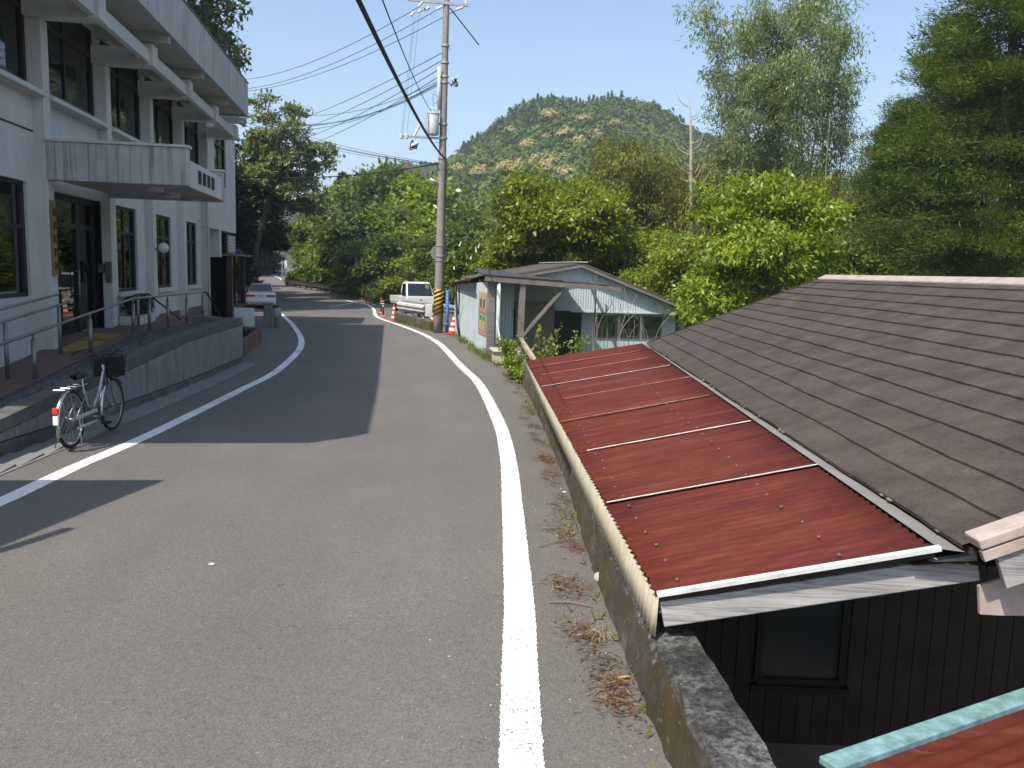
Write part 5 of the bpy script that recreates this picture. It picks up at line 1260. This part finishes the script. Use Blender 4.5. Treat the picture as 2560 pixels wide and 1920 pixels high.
put(O1, 1640, 325, 40, 9, rz=0, wide=.9)
t = relabel(dup(O1), 'olive feathery tree leaning beside the bare trunk'); put(t, 1760, 360, 43, 9, rz=2, wide=.9)
t = relabel(dup(O1), 'olive feathery tree between the pair of bright trees'); put(t, 1560, 420, 42, 9, rz=4, wide=1.1)
t = relabel(dup(O1), 'yellowish feathery tree low in front of the bamboo'); put(t, 2010, 430, 33, 9, rz=1, wide=1.2)
# --- bare tree
bt = thing('bare_tree', 'leafless pale young tree sticking up above the olive trees', 'tree')
b0 = PY(1733, 520, 38); b1 = PY(1722, 205, 38); h = b1[2]-gz(b0[0], 38); dx = (b1-b0)[0]
m = MB().tube([(0, 0, 0), (dx*.1, 0, h*.5), (dx*.5, 0, h*.8), (dx, 0, h)], [.13, .11, .07, .012], 8); g = random.Random(4); m.build('trunk', BARKP, bt, smooth=True)
for k in range(15):
    z = h*g.uniform(.62, .93); s = g.choice((-1, 1)); l = g.uniform(.8, 2.2)*(1.25-z/h); a = np.array([dx*z/h*.8, 0, z]); e = a+np.array([s*l, g.uniform(-.6, .6), l*g.uniform(.9, 1.5)])
    MB().tube(spline([a, (a+e)/2+np.array([s*.12, 0, -.1]), e], 4), list(np.linspace(.035, .006, 9)), 5).build('branch', BARKP, bt)
bt.location = (b0[0], 38, gz(b0[0], 38))
# --- bamboo
def bamboo(seed, H=12):
    g = random.Random(seed); ng = np.random.default_rng(seed); ax, ay = g.uniform(-1.6, 1.6), g.uniform(-1, 1)
    def P(t): return np.array([ax*t**2.6, ay*t**2.6, H*(t-.06*t**4)])
    culm = MB().tube([P(t) for t in np.linspace(0, 1, 16)], list(np.linspace(.055, .008, 16)), 7)
    cen = []
    for k in range(44):
        t = g.uniform(.42, 1)**.8; a = g.uniform(0, 6.28); L = g.uniform(.5, 1.25)*(1.2-.6*t); d = np.array([math.cos(a), math.sin(a), .35])
        for q in np.linspace(.25, 1, 5): cen.append(P(t)+d*L*q-np.array([0, 0, .28*L*q*q]))
    cen = np.array(cen); n = 20; pos = np.repeat(cen, n, 0)+ng.normal(size=(len(cen)*n, 3))*.15
    d = ng.normal(size=pos.shape)*.7+np.array([.5, 0, -.55]); nm = ng.normal(size=pos.shape)*.5+np.array([0, 0, 1])
    s = ng.uniform(.7, 1.3, len(pos)); V, F = leafquads(pos, d, nm, .17*s, .036*s); return culm, npmesh('foliage', V, F, L_BAMB)
CULM = M('bamboo_culm', (.20, .22, .06), .5, var=.2, vs=4)
BB = [bamboo(50+i) for i in range(4)]; BB = [(c.mesh('culm', CULM, True), f) for c, f in BB]
bx = [(1842, 75, 39), (1868, 45, 38), (1900, -12, 40), (1922, 5, 38), (1952, 15, 41), (1985, -2, 37), (2012, 22, 39), (2048, 0, 41), (2066, 60, 38), (1850, 170, 36), (2040, 150, 36), (2118, 170, 39), (1930, 230, 37)]
names = 'first second third fourth fifth sixth seventh eighth ninth tenth eleventh twelfth thirteenth fourteenth fifteenth sixteenth seventeenth eighteenth nineteenth twentieth last'.split()
for i, (u, v, y) in enumerate(bx):
    t = thing('bamboo', 'feathery bamboo stem of the tall grove between bare tree and cedar', 'bamboo', 'bamboo grove'); c, f = BB[i % 4]
    link('culm', c, t); link('foliage', f, t); put(t, u, v, y, 11.3, rz=i*1.7)
lone = thing('bamboo', 'single yellow-green bamboo stem with bare lower culm before the cedar', 'bamboo')
link('culm', BB[0][0], lone); p0 = PY(2142, 640, 30); put(lone, 2112, 300, 30, 11.3, rz=0, wide=1.5); lone.rotation_euler = (0, R_(-5), 0)
# --- cedars
def cedar_mesh(seed, H, Lmax, nb, nt_, nn, ln, wd, leaf, low=.08):
    g = random.Random(seed); ng = np.random.default_rng(seed); wood = MB(); br = []; wood.tube([(0, 0, H*t) for t in np.linspace(0, 1, 8)], list(np.linspace(.022*H, .01, 8)), 10)
    P, D = [], []
    for k in range(nb):
        t = low+(1-low)*g.random()**.85; a = g.uniform(0, 6.283); L = Lmax*(1-t)**.62*g.uniform(.65, 1.1)+.25; d = np.array([math.cos(a), math.sin(a), 0])
        b0 = np.array([0, 0, H*t]); f = lambda q: b0+d*L*q+np.array([0, 0, L*(.10*q-.55*q*q+.38*q**3)])
        if k % 3 == 0: wood.tube([f(q) for q in (0, .35, .7, 1)], [.03, .022, .014, .006], 5)
        for j in range(nt_):
            q = .06+.96*(j+g.random())/nt_; side = np.array([-d[1], d[0], 0])*g.uniform(-1, 1)*L*.26*(1.15-q)
            P.append(f(q)+side+np.array([0, 0, -.1*abs(side[0]+side[1])])); D.append(unit(d+side*.9+np.array([0, 0, -.12+.5*(q > .8)])))
    P, D = np.array(P), np.array(D); n = nn
    pos = np.repeat(P, n, 0)+ng.normal(size=(len(P)*n, 3))*np.array([.19, .19, .13]); d = np.repeat(D, n, 0)+ng.normal(size=pos.shape)*.55; d[:, 2] += .1
    nm = ng.normal(size=pos.shape)*.6+np.array([0, 0, 1]); s = ng.uniform(.6, 1.3, len(pos)); V, F = leafquads(pos, d, nm, ln*s, wd*s)
    return wood.mesh('trunk', BARK, True), npmesh('crown', V, F, leaf)
cw, cf = cedar_mesh(71, 17, 6.3, 360, 13, 50, .17, .034, L_CEDAR)
for (u, y, H, rz, l) in ((2470, 24.5, 17.5, .3, 'huge dark green cedar towering over the low house ridge'), (2330, 29, 15.5, 2.1, 'tall cedar half hidden behind the huge one, nearer the bamboo'), (2680, 27, 19, 4.0, 'tall cedar at the far right beyond the huge one'), (2235, 30, 12.4, 5.2, 'shorter cedar filling in below the bamboo edge'), (2560, 33, 16, 1.1, 'cedar standing back in shade behind the huge one')):
    t = thing('cedar_tree', l, 'tree', 'cedars on the right'); link('trunk', cw, t); link('crown', cf, t); x = PY(u, 690, y)[0]; s = H/17; t.location = (x, y, gz(x, y)-.2); t.scale = (s, s, s); t.rotation_euler = (0, 0, rz)
dw, df = cedar_mesh(72, 13, 3.3, 240, 8, 22, .46, .14, L_CEDAR_SHADED, low=.02)
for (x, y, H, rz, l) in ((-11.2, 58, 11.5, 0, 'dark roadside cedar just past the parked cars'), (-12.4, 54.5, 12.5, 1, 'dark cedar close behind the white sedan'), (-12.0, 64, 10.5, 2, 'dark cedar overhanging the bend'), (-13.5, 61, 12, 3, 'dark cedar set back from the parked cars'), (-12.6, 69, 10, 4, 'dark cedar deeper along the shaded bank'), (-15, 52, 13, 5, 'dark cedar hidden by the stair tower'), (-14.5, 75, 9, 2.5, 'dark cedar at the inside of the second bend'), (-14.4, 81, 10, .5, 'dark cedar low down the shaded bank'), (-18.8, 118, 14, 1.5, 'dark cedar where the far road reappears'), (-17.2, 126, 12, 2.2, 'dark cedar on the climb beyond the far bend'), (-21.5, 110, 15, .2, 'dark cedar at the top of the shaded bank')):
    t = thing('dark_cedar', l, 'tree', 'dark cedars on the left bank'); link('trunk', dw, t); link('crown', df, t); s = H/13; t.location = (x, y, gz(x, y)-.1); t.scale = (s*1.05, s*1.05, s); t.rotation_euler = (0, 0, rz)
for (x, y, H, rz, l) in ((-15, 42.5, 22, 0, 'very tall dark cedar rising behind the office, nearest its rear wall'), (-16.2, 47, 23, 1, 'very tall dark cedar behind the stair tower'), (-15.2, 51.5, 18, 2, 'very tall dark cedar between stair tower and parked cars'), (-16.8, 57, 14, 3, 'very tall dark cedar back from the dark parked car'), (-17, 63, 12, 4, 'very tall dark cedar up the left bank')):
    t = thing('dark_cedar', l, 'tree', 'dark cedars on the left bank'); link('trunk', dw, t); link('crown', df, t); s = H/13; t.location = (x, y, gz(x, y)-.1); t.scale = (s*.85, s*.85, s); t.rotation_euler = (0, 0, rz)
hc = thing('high_crowned_tree', 'dark evergreen with a high crown over the left road edge', 'tree'); hb_ = np.array([-12.2, 67, gz(-12.2, 67)]); g = random.Random(44)
lobs = [(np.array(PY(u, v, 67))-hb_+np.array([0, g.uniform(-1, 1), 0]), (r, r, r*.85)) for u, v, r in ((640, 380, 1.3), (655, 420, 1.4), (680, 450, 1.1), (640, 470, 1.6), (690, 490, 1.1), (665, 520, 1.5), (698, 530, .9), (640, 560, 1.6), (685, 570, 1.1), (660, 600, 1.4), (690, 610, .8), (635, 620, 1.4))]
V, F = broad_crown(lobs, 300, 60, .6, .36, .2, shell=.2); link('crown', npmesh('crown', V, F, leafmat('evergreen_shade_leaf', (.018, .035, .011), (.04, .065, .018), (.12, .12, .03), trans=.15)), hc)  # leaf colour darkened to carry the shade on this bank
m = MB().tube([(0, 0, 0), (.3, 0, 3), lobs[3][0]], [.22, .18, .08], 8)
for c, r in lobs[::2]: m.tube([(.3, 0, 3), c], [.09, .02], 5)
m.build('trunk', BARK, hc, smooth=True); hc.location = hb_
# tree over the office roof
rt_ = make_tree('roof_line_tree', 'broad tree whose top shows above the office roof edge', 41, 16, 4.6, 260, 60, .8, .42, .2, L_DEEP, n=8); put(rt_, 400, -190, 48, 16, zb=2, wide=.9)
t = relabel(dup(rt_), 'second tree top peeping over the stair tower'); put(t, 478, 25, 52, 16, zb=2, rz=2, wide=.62)
# leaning silvery tree over the bend
lt = thing('leaning_tree', 'silvery-leaved tree leaning out over the road beyond the office', 'tree')
tp_ = lambda u, v: np.array(PY(u, v, 62)); basep = np.array([-9.6, 62, zr(62)])
LB_ = [(655, 262, .9), (668, 300, .7), (735, 285, .9), (745, 330, .9), (700, 350, 1.3), (650, 380, 1.2), (760, 375, 1.0), (800, 385, .9), (825, 380, .7), (830, 412, .6), (790, 420, .8), (720, 410, 1.4), (680, 430, 1.4), (740, 450, 1.2), (650, 450, 1.2), (770, 480, 1.0), (790, 515, 1.1), (760, 520, 1.0), (820, 540, .9), (660, 350, 1), (690, 480, 1.0), (720, 480, 1.0)]
lob = [(tp_(u, v)-basep+np.array([0, g.uniform(-1, 1), 0]), (r, r, r*.8)) for u, v, r in LB_]
V, F = broad_crown(lob, 330, 42, .5, .34, .17, shell=.2); link('crown', npmesh('crown', V, F, L_SILVER), lt)
m = MB(); tk_ = [np.array([0, 0, 0]), tp_(655, 560)-basep, tp_(690, 430)-basep, tp_(700, 340)-basep]; m.tube(spline(tk_, 6), list(np.linspace(.22, .05, 19)), 8)
for (c, r) in lob[::2]: m.tube(spline([tk_[2], (tk_[2]+c)/2+np.array([0, 0, -.15]), c], 4), list(np.linspace(.07, .012, 9)), 5)
m.build('trunk', BARK, lt, smooth=True); lt.location = basep
# --- wooded bank across the bend
MT = [make_tree('bank_tree', '-', 60+i, 9, 3.4, 190, 60, .75, .42, .24, (L_MID, L_BRIGHT, L_DEEP)[i % 3], n=8) for i in range(3)]
bank = [(790, 580, 96), (800, 548, 92), (822, 540, 86), (835, 515, 88), (838, 500, 90), (860, 470, 92), (890, 455, 88), (925, 412, 90), (962, 390, 86), (985, 415, 82), (1000, 424, 90), (1030, 430, 80), (1062, 462, 84), (1095, 480, 86), (1120, 500, 90),
        (812, 610, 82), (835, 580, 78), (865, 545, 76), (905, 515, 74), (945, 500, 72), (985, 500, 73), (1020, 520, 70), (1060, 540, 72), (1100, 560, 74), (1135, 540, 80),
        (845, 625, 70), (890, 605, 67), (930, 590, 66), (965, 580, 64), (1005, 585, 63), (1045, 600, 62), (1085, 610, 60), (1125, 620, 58), (1165, 560, 66), (1160, 620, 55), (800, 645, 88), (1200, 590, 60), (1230, 560, 70)]
adj = ['rounded', 'spreading', 'dense', 'loose-crowned', 'tall', 'stocky', 'glossy', 'rustling']
where = ['on the skyline of the bank', 'halfway down the bank', 'just above the dark guard rail', 'low behind the truck']
used = {}
for i, (u, v, y) in enumerate(bank):
    y = max(y, 94-(u-708)*.12)
    t = MT[i] if i < 3 else dup(MT[i % 3]); lf = (L_MID, L_MID, L_BRIGHT, L_DEEP, L_MID)[(i*7) % 5]
    put(t, u, v, y, 8.9, zb=gz(PY(u, v, y)[0], y)-.5, rz=i*1.3, wide=.62+.11*((i*5) % 4) if v < 480 else .95+.1*((i*5) % 4))
    relabel(t, '%s green tree of the wooded bank across the bend' % ('deep' if lf is L_DEEP else 'bright' if lf is L_BRIGHT else 'mid'), lf); t['group'] = 'bank trees, %s' % ('deep' if lf is L_DEEP else 'bright' if lf is L_BRIGHT else 'mid')
cn_ = thing('bank_conifer', 'pointed dark conifer standing out on the bank skyline', 'tree'); link('trunk', dw, cn_); link('crown', df, cn_); put(cn_, 857, 438, 95, 13, wide=.7)
for (u0, v0, u1, v1, y, l) in ((890, 745, 902, 640, 70, 'pale straight dead trunk standing behind the guard rail'), (806, 712, 798, 685, 78, 'thin forked pale trunk low on the bank')):
    a, b = PY(u0, v0, y), PY(u1, v1, y); d_t = thing('dead_trunk', l, 'tree trunk'); MB().tube([a-np.array([0, 0, .5]), (a+b)/2+np.array([.03, 0, 0]), b], [.10, .08, .05], 8).build('trunk', BARKP, d_t, smooth=True)
    MB().tube([(a+b)/2, (a+b)/2+np.array([.4, 0, 1.1])], [.05, .02], 6).build('branch', BARKP, d_t); base_at(d_t, a)
# shrubs along the rail and round the pole
SB = make_tree('roadside_shrub', '-', 81, 2.2, 1.3, 90, 60, .34, .2, .11, L_MID, n=5, tr=.05)
sp = [(1125, 655, 53), (1150, 650, 50), (1175, 645, 44), (1185, 660, 40), (1215, 645, 40), (1240, 650, 38), (1085, 672, 56), (1010, 695, 60), (960, 700, 60), (910, 700, 63), (860, 700, 66), (820, 690, 70), (780, 685, 76), (750, 680, 82), (745, 676, 92), (1300, 640, 36), (1350, 650, 37), (1180, 600, 48), (1100, 600, 56)]
for i, (u, v, y) in enumerate(sp):
    if 6 <= i <= 14: y = max(y, 92-(u-708)*.12)
    t = SB if i == 0 else dup(SB); p = PY(u, v, y); zb = max(gz(p[0]+1, y)-.1, p[2]-3.2); put(t, u, v, y, 2.2, zb=min(zb, p[2]-.6), rz=i, wide=(1.1+.3*(i % 2)) if i > 5 else .75)
    behind = 'shrub growing between the pole and the shed roof' if i in (2, 3, 4, 5) else 'shrub along the outside of the guard rail' if i in (7, 8, 9, 10, 11, 12, 13, 14) else 'shrub in the thicket round the utility pole'
    relabel(t, 'green leafy '+behind, (L_MID, L_BRIGHT, L_DEEP)[i % 3]); t['group'] = behind; t['category'] = 'shrub'
# white plume flowers by the pole
pf = thing('plume_shrub', 'shrub with white flower plumes between pole and shed', 'shrub'); V, F = broad_crown([((0, 0, 1.2), (.9, .6, 1.2))], 60, 45, .3, .2, .1); link('crown', npmesh('crown', V, F, L_MID), pf)
m = MB(); g = random.Random(9)
for k in range(16):
    a, z = g.uniform(-1, 1), g.uniform(1.4, 2.6); m.tube([(a, -.5+g.uniform(-.2, .2), z), (a+g.uniform(-.08, .08), -.55, z+.22)], [.03, .01], 5)
m.build('flower_plume', M('cream_flower', (.62, .60, .45), .9), pf); pf.children[-1]['kind'] = 'stuff'
p = PY(1178, 640, 36); pf.location = (p[0], 36, p[2]-2.0); pf.scale = (1.3, 1, 1)

# --- hills
RIDGE = [(760, 640), (860, 600), (930, 560), (1000, 515), (1060, 462), (1121, 408), (1150, 378), (1217, 337), (1258, 308), (1321, 278), (1380, 260), (1436, 265), (1480, 257), (1543, 264), (1636, 288), (1710, 326), (1784, 350), (1850, 362), (1950, 395), (2100, 450), (2300, 520), (2600, 570), (2900, 600)]
YR, YF = 360., 150.
def hillp(u, t):
    v = float(np.interp(u, [a for a, b in RIDGE], [b for a, b in RIDGE])); y = YF+(YR-YF)*t if t <= 1 else YR+(t-1)*220; r = PY(u, v, YR); f = zr(150)-2
    z = f+(r[2]-7-f)*(math.sin(min(t, 1)*math.pi/2)**1.15) if t <= 1 else (r[2]-7)*(1-.5*(t-1)**1.5)
    return np.array([r[0]/YR*y*(.55+.45*min(y/YR, 1.2) if False else 1), y, z+1.6*math.sin(u*.021+t*7)*math.sin(t*math.pi)])
HILLM = M('wooded_ground', (.022, .038, .012), .95, var=.5, vs=.08)
us = np.linspace(760, 2900, 90)
struct(MB().grid([[hillp(u, t) for u in us] for t in np.linspace(0, 2, 40)]).build('hill', HILLM, smooth=True))
FR = [(-400, 430), (300, 450), (560, 470), (640, 492), (690, 508), (738, 514), (800, 482), (860, 449), (930, 420), (1000, 405), (1100, 400), (1300, 430), (1800, 500), (2600, 560)]
def farp(u, t):
    v = float(np.interp(u, [a for a, b in FR], [b for a, b in FR])); Y = 640.; r = PY(u, v, Y); y = 400+240*t if t <= 1 else Y+(t-1)*400
    return np.array([r[0]/Y*y, y, (r[2]-12)*(math.sin(min(t, 1)*math.pi/2)) if t <= 1 else (r[2]-12)*(1-.4*(t-1))])
struct(MB().grid([[farp(u, t) for u in np.linspace(-400, 2600, 60)] for t in np.linspace(0, 2, 24)]).build('far_hill', HILLM, smooth=True))
def tiny(seed, h, r, n, ln, wd, conif=False):
    g = np.random.default_rng(seed); u = unit(g.normal(size=(n, 3))); u[:, 2] = np.abs(u[:, 2])*1.0-.15*(g.random(n))
    if conif: t = g.random(n)**.8; pos = np.c_[u[:, :2]*(r*(1-t)+.2)[:, None], h*(.15+.85*t)]; o = unit(np.c_[u[:, :2], np.full(n, .4)])
    else:
        bump = 1+.22*np.sin(u[:, 0]*7+seed)*np.sin(u[:, 1]*6+u[:, 2]*5); pos = u*np.array([r, r, h*.55])*bump[:, None]*g.uniform(.8, 1, (n, 1))+np.array([0, 0, h*.42]); o = u
    d = unit(np.cross(o, g.normal(size=(n, 3))))+np.array([0, 0, -.2]); nm = o+np.array([0, 0, .4])+g.normal(size=(n, 3))*.35; s = g.uniform(.7, 1.3, n)
    return leafquads(pos-d*ln*.5, d, nm, ln*s, wd*s)
def scatter(name, pts, protos, mat, label, smin, smax, seed):
    g = np.random.default_rng(seed); parts = []
    for p in pts:
        V, F = protos[g.integers(len(protos))]; a = g.uniform(0, 6.28); s = g.uniform(smin, smax); c, q = math.cos(a), math.sin(a)
        parts.append(((V @ np.array([[c, q, 0], [-q, c, 0], [0, 0, 1]]))*np.array([s, s, s*g.uniform(.85, 1.2)])+p, F))
    V, F = join(parts); return stuff(link(name, npmesh(name, V, F, mat)), label, 'forest')
TB = [tiny(i, 6, 2.9, 105, 1.25, .8) for i in range(4)]; TC = [tiny(10+i, 7.5, 1.7, 90, 1.2, .6, True) for i in range(3)]
H_A = leafmat('hill_leaf_deep', (.045, .085, .018), (.085, .14, .03), rough=.8, trans=.15, spec=.15); H_B = leafmat('hill_leaf_mid', (.075, .12, .025), (.13, .185, .04), rough=.8, trans=.15, spec=.15); H_C = leafmat('hill_conifer', (.026, .06, .018), (.052, .10, .028), rough=.8, trans=.1, spec=.15)
g = np.random.default_rng(99); sets = [[], [], []]
for i in range(3900):
    u = g.uniform(900, 2250); t = g.random()**.75; t = t*1.03
    p = hillp(u, t); k = .5+.5*math.sin(p[0]*.09+1.3)*math.cos(p[1]*.05+p[0]*.03); sets[2 if k > .62 and t < .9 and g.random() < .85 else (0 if g.random() < .55 else 1)].append(p-np.array([0, 0, .8]))
scatter('hillside_forest', sets[0], TB, H_A, 'deep green broadleaf woodland covering the near hill', .6, 1.1, 1)
scatter('hillside_forest', sets[1], TB, H_B, 'lighter green woodland patches scattered over the near hill', .6, 1.1, 2)
scatter('hillside_conifers', sets[2], TC, H_C, 'dark conifer stands in bands on the near hill', .6, 1.0, 3)
fp = []
for i in range(1500):
    u = g.uniform(560, 1150); fp.append(farp(u, g.random()**.7*1.02)-np.array([0, 0, 1]))
scatter('far_woods', fp, [tiny(30, 9, 5, 60, 3.0, 2.2), tiny(31, 12, 4, 60, 3, 1.8, True)], H_A, 'hazy woodland on the hill beyond the gap', .5, .9, 4)
fl = [(1262, 402), (1280, 392), (1300, 398), (1312, 388), (1272, 410), (1296, 408), (1384, 372), (1378, 398), (1374, 408), (1420, 376), (1404, 418), (1424, 420), (1288, 432), (1332, 390), (1350, 392), (1330, 456), (1340, 462), (1286, 484), (1262, 494), (1276, 312), (1318, 346), (1326, 352), (1352, 312), (1368, 326), (1418, 326), (1452, 342), (1466, 346), (1488, 332), (1462, 290), (1162, 552), (1128, 556), (1204, 420), (1150, 408), (1230, 350), (1375, 282), (1540, 300), (1590, 345)]
fm = npmesh('crown', *tiny(77, 6, 3.4, 260, 1.1, .7), L_FLOWER); fw = MB().tube([(0, 0, -1), (0, 0, 3)], [.3, .15], 6).mesh('trunk', BARK)
for i, (u, v) in enumerate(fl):
    best = min(np.linspace(.02, 1, 120), key=lambda t: abs(proj(hillp(u, t)+np.array([0, 0, 5]))[1]-v)); p = hillp(u, best); s = .42+.45*((i*37) % 10)/10
    t = thing('blossoming_tree', 'cream-blossomed tree standing out of the green on the near hill', 'tree', 'blossoming trees on the hill'); link('trunk', fw, t); link('crown', fm, t); t.location = p+np.array([0, 0, 1.6]); t.scale = (s*1.15, s*1.15, s); t.rotation_euler = (0, 0, i*1.1)
# ================================================================ small growth and litter
def sprig(name, label, loc, h, n, leaf, ln=.11, wd=.055, spread=.35, seed=1, cat='plant'):
    t = thing(name, label, cat); g = random.Random(seed); m = MB(); cen = []
    for k in range(n):
        a = g.uniform(0, 6.28); l = h*g.uniform(.5, 1); top = np.array([spread*math.cos(a)*l/h, spread*math.sin(a)*l/h, l]); P = spline([(0, 0, 0), top*np.array([.3, .3, .55]), top], 5); m.tube(P, list(np.linspace(.014, .004, len(P))), 5)
        cen += P[3:]
    m.build('stem', BARK, t); cen = np.array(cen); q = 7; ng = np.random.default_rng(seed); pos = np.repeat(cen, q, 0)+ng.normal(size=(len(cen)*q, 3))*.05
    d = ng.normal(size=pos.shape)+np.array([0, 0, .1]); nm = ng.normal(size=pos.shape)*.5+np.array([0, -.3, 1]); s = ng.uniform(.6, 1.2, len(pos)); V, F = leafquads(pos, d, nm, ln*s, wd*s); link('leaves', npmesh('leaves', V, F, leaf), t); t.location = loc; return t
p = PY(1362, 905, 19.0); sprig('sapling', 'leafy sapling growing in front of the shed door', (p[0], 19.0, -.9), PY(1352, 800, 19.0)[2]+.9, 9, L_BRIGHT, .13, .075, .35, 3)
p = PY(1440, 880, 19.5); sprig('sapling', 'bushy sapling against the dark shed wall', (p[0], 19.5, -.9), PY(1440, 824, 19.5)[2]+.9, 16, L_BRIGHT, .10, .05, .28, 4)
for i, (u, v, y, h, l) in enumerate(((1285, 925, 17.4, .6, 'trailing weed climbing the wall end beside the beige planter'), (1272, 880, 19.2, .55, 'bright weed at the foot of the sloping rail'), (1310, 935, 16.8, .35, 'small weed hanging over the mossy wall end'))):
    sprig('weed', l, np.array(PY(u, v, y))-np.array([0, 0, .2]), h, 12, L_BRIGHT, .085, .05, .3, 10+i, 'weed')
# dry stalks before the shed windows
dst = thing('dry_weeds', 'dry pale stalks and vines standing before the shed windows', 'weeds'); g = random.Random(8); DRY = M('dry_stalk', (.34, .28, .19), .95, var=.3)
for k in range(26):
    a = PY(g.uniform(1480, 1640), 880, 22.5+g.uniform(-.6, .6)); h = g.uniform(.8, 1.9); l = g.uniform(-.5, .5); MB().tube(spline([a, a+np.array([l*.3, 0, h*.6]), a+np.array([l, 0, h])], 4), [.006]*9, 4).build('stalk', DRY, dst)
base_at(dst, PY(1560, 880, 22.5))
# grass tufts along kerb and walls
def tufts(name, label, pts, mat, h, seed, n=14):
    ng = np.random.default_rng(seed); P = np.repeat(np.array(pts), n, 0); P = P+ng.normal(size=P.shape)*np.array([.05, .07, 0]); d = ng.normal(size=P.shape)*.5+np.array([0, 0, 1.]); s = ng.uniform(.5, 1.2, len(P)); V, F = leafquads(P, d, ng.normal(size=P.shape)+np.array([0, -1, .3]), h*s, .016*s); return stuff(link(name, npmesh(name, V, F, mat)), label, 'grass')
g = random.Random(12)
kp = [(1.45+(ka[0]-1.45)*0, 0, 0)]
pts = []
for k in range(60): t = g.random(); q = ka*(1-t)+np.array(kc)*t; pts.append((q[0]-.05+g.uniform(-.05, .3), q[1], zr(q[1])+.0))
for k in range(50): y = g.uniform(19.5, 29); pts.append((rb(y)-.05+g.uniform(-.25, .05), y, zr(y)))
tufts('grass_tufts', 'tufts of grass along the kerb and shed foot', pts, L_MID, .22, 3)
pts = []
for k in range(20): y = 2.5+g.random()**1.3*14; pts.append((rb(y)-g.uniform(.0, .10), y, zr(y)))
tufts('verge_weeds', 'small green weeds at the foot of the mossy wall', pts, L_BRIGHT, .07, 4, 9)
# brown needles and twigs swept against the wall
LIT = leafmat('fallen_needles', (.085, .038, .018), (.22, .11, .055), (.34, .23, .13), trans=.05); ng = np.random.default_rng(5)
P = []
for k in range(60):
    y = 3.2+g.random()*15.5; n = g.randint(25, 110); x0 = rb(y)-g.uniform(.04, .16 if k % 5 else .34)
    q = ng.normal(size=(n, 3))*np.array([.05, .12, 0])+np.array([x0, y, 0]); q[:, 0] = np.minimum(q[:, 0], np.array([rb(v) for v in q[:, 1]])-.005); q[:, 2] = [zr(v)+.006 for v in q[:, 1]]; P.append(q)
P = np.vstack(P); P[:, 2] += np.abs(ng.normal(size=len(P)))*.012; d = ng.normal(size=P.shape)*np.array([1, .6, .12]); s = ng.uniform(.4, 1.4, len(P)); V, F = leafquads(P, d, ng.normal(size=P.shape)*.3+np.array([0, 0, 1]),   .055*s, .005+.005*ng.random(len(P))); stuff(link('fallen_needles', npmesh('fallen_needles', V, F, LIT)), 'brown needles and leaf litter swept along the wall foot', 'litter')
P = []
for k in range(260):
    y = 1.5+g.random()**1.5*16; P.append((rb(y)-g.random()**1.4*1.1-.02, y, zr(y)+.004))
P = np.array(P); s = ng.uniform(.3, 1.2, len(P)); V, F = leafquads(P, ng.normal(size=P.shape)*np.array([1, 1, .1]), ng.normal(size=P.shape)*.25+np.array([0, 0, 1]), .018*s, .012*s)
stuff(link('grit', npmesh('grit', V, F, m_stone('pale_grit', (.25, .23, .20), (.6, .58, .54)))), 'pale grit and crumbs on the asphalt verge', 'grit')
TWIG = M('twig', (.26, .17, .12), .9, var=.3)
for (a, b, l) in (((1372, 1510), (1482, 1521), 'long thin twig lying on the verge below the skirt corner'), ((1356, 1324), (1440, 1330), 'curved twig beside the litter heap'), ((1345, 1371), (1432, 1352), 'dark twig poking out of the litter heap'), ((1358, 1194), (1392, 1212), 'short pale twig near the clump of needles')):
    a, b = G(*a), G(*b); tag(MB().tube(spline([a+np.array([0, 0, .012]), (a+b)/2+np.array([.0, .02, .02]), b+np.array([0, 0, .012])], 5), [.005]*6+[.004]*4+[.003], 5).build('twig', TWIG), l, 'twig')
st = G(1500, 1455); tag(MB().sphere((st[0], st[1], st[2]+.03), .045, 10, 7, (1, 1.2, .8)).build('loose_stone', M('loose_stone', (.42, .40, .37), .9, var=.3, vs=20), smooth=True), 'pale loose stone lying against the mossy wall', 'stone')
m = MB(); c = G(1505, 1600)
for k in range(22):
    a = g.uniform(0, 6.28); l = g.uniform(.03, .09); m.tube(spline([c, c+np.array([l*.5*math.cos(a), l*.5*math.sin(a), l*.7]), c+np.array([l*1.1*math.cos(a), l*1.1*math.sin(a), l*.35])], 3), [.0018]*7, 4)
stuff(m.build('dry_grass_tuft', DRY), 'little dry grass tuft rooted at the road edge', 'grass')
for (u, v, l) in ((528, 1413, 'white scrap of paper lying in the lane'), (1410, 1232, 'white scrap caught beside the wall litter')):
    c = G(u, v); tag(MB().add([c+np.array(q) for q in ((-.018, -.008, .008), (.018, -.01, .006), (.02, .007, .012), (0, .012, .014), (-.015, .007, .01))], [(0, 1, 3), (1, 2, 3), (0, 3, 4)]).build('paper_scrap', PANELW), l, 'paper')
lf_ = G(1558, 1697); tag(MB().add([lf_+np.array(q) for q in ((-.04, 0, .008), (0, .018, .014), (.045, .004, .01), (0, -.016, .012))], [(0, 1, 3), (1, 2, 3)]).build('fallen_leaf', M('tan_leaf', (.42, .24, .10), .8)), 'single tan leaf lying near the mossy wall', 'leaf')
# ================================================================ the air
hz = MB().box(-3300, 3300, -900, 3900, -12, 140).build('haze', None); stuff(hz, 'thin pale summer haze filling the valley air', 'haze')
hm = bpy.data.materials.new('haze'); hm.use_nodes = True; hn = hm.node_tree; hn.nodes.clear(); ho = hn.nodes.new('ShaderNodeOutputMaterial'); hv = hn.nodes.new('ShaderNodeVolumePrincipled')
hv.inputs['Color'].default_value = (.86, .92, 1, 1); hv.inputs['Density'].default_value = .0006; hv.inputs['Anisotropy'].default_value = .2; hn.links.new(hv.outputs[0], ho.inputs['Volume']); hz.data.materials.append(hm)
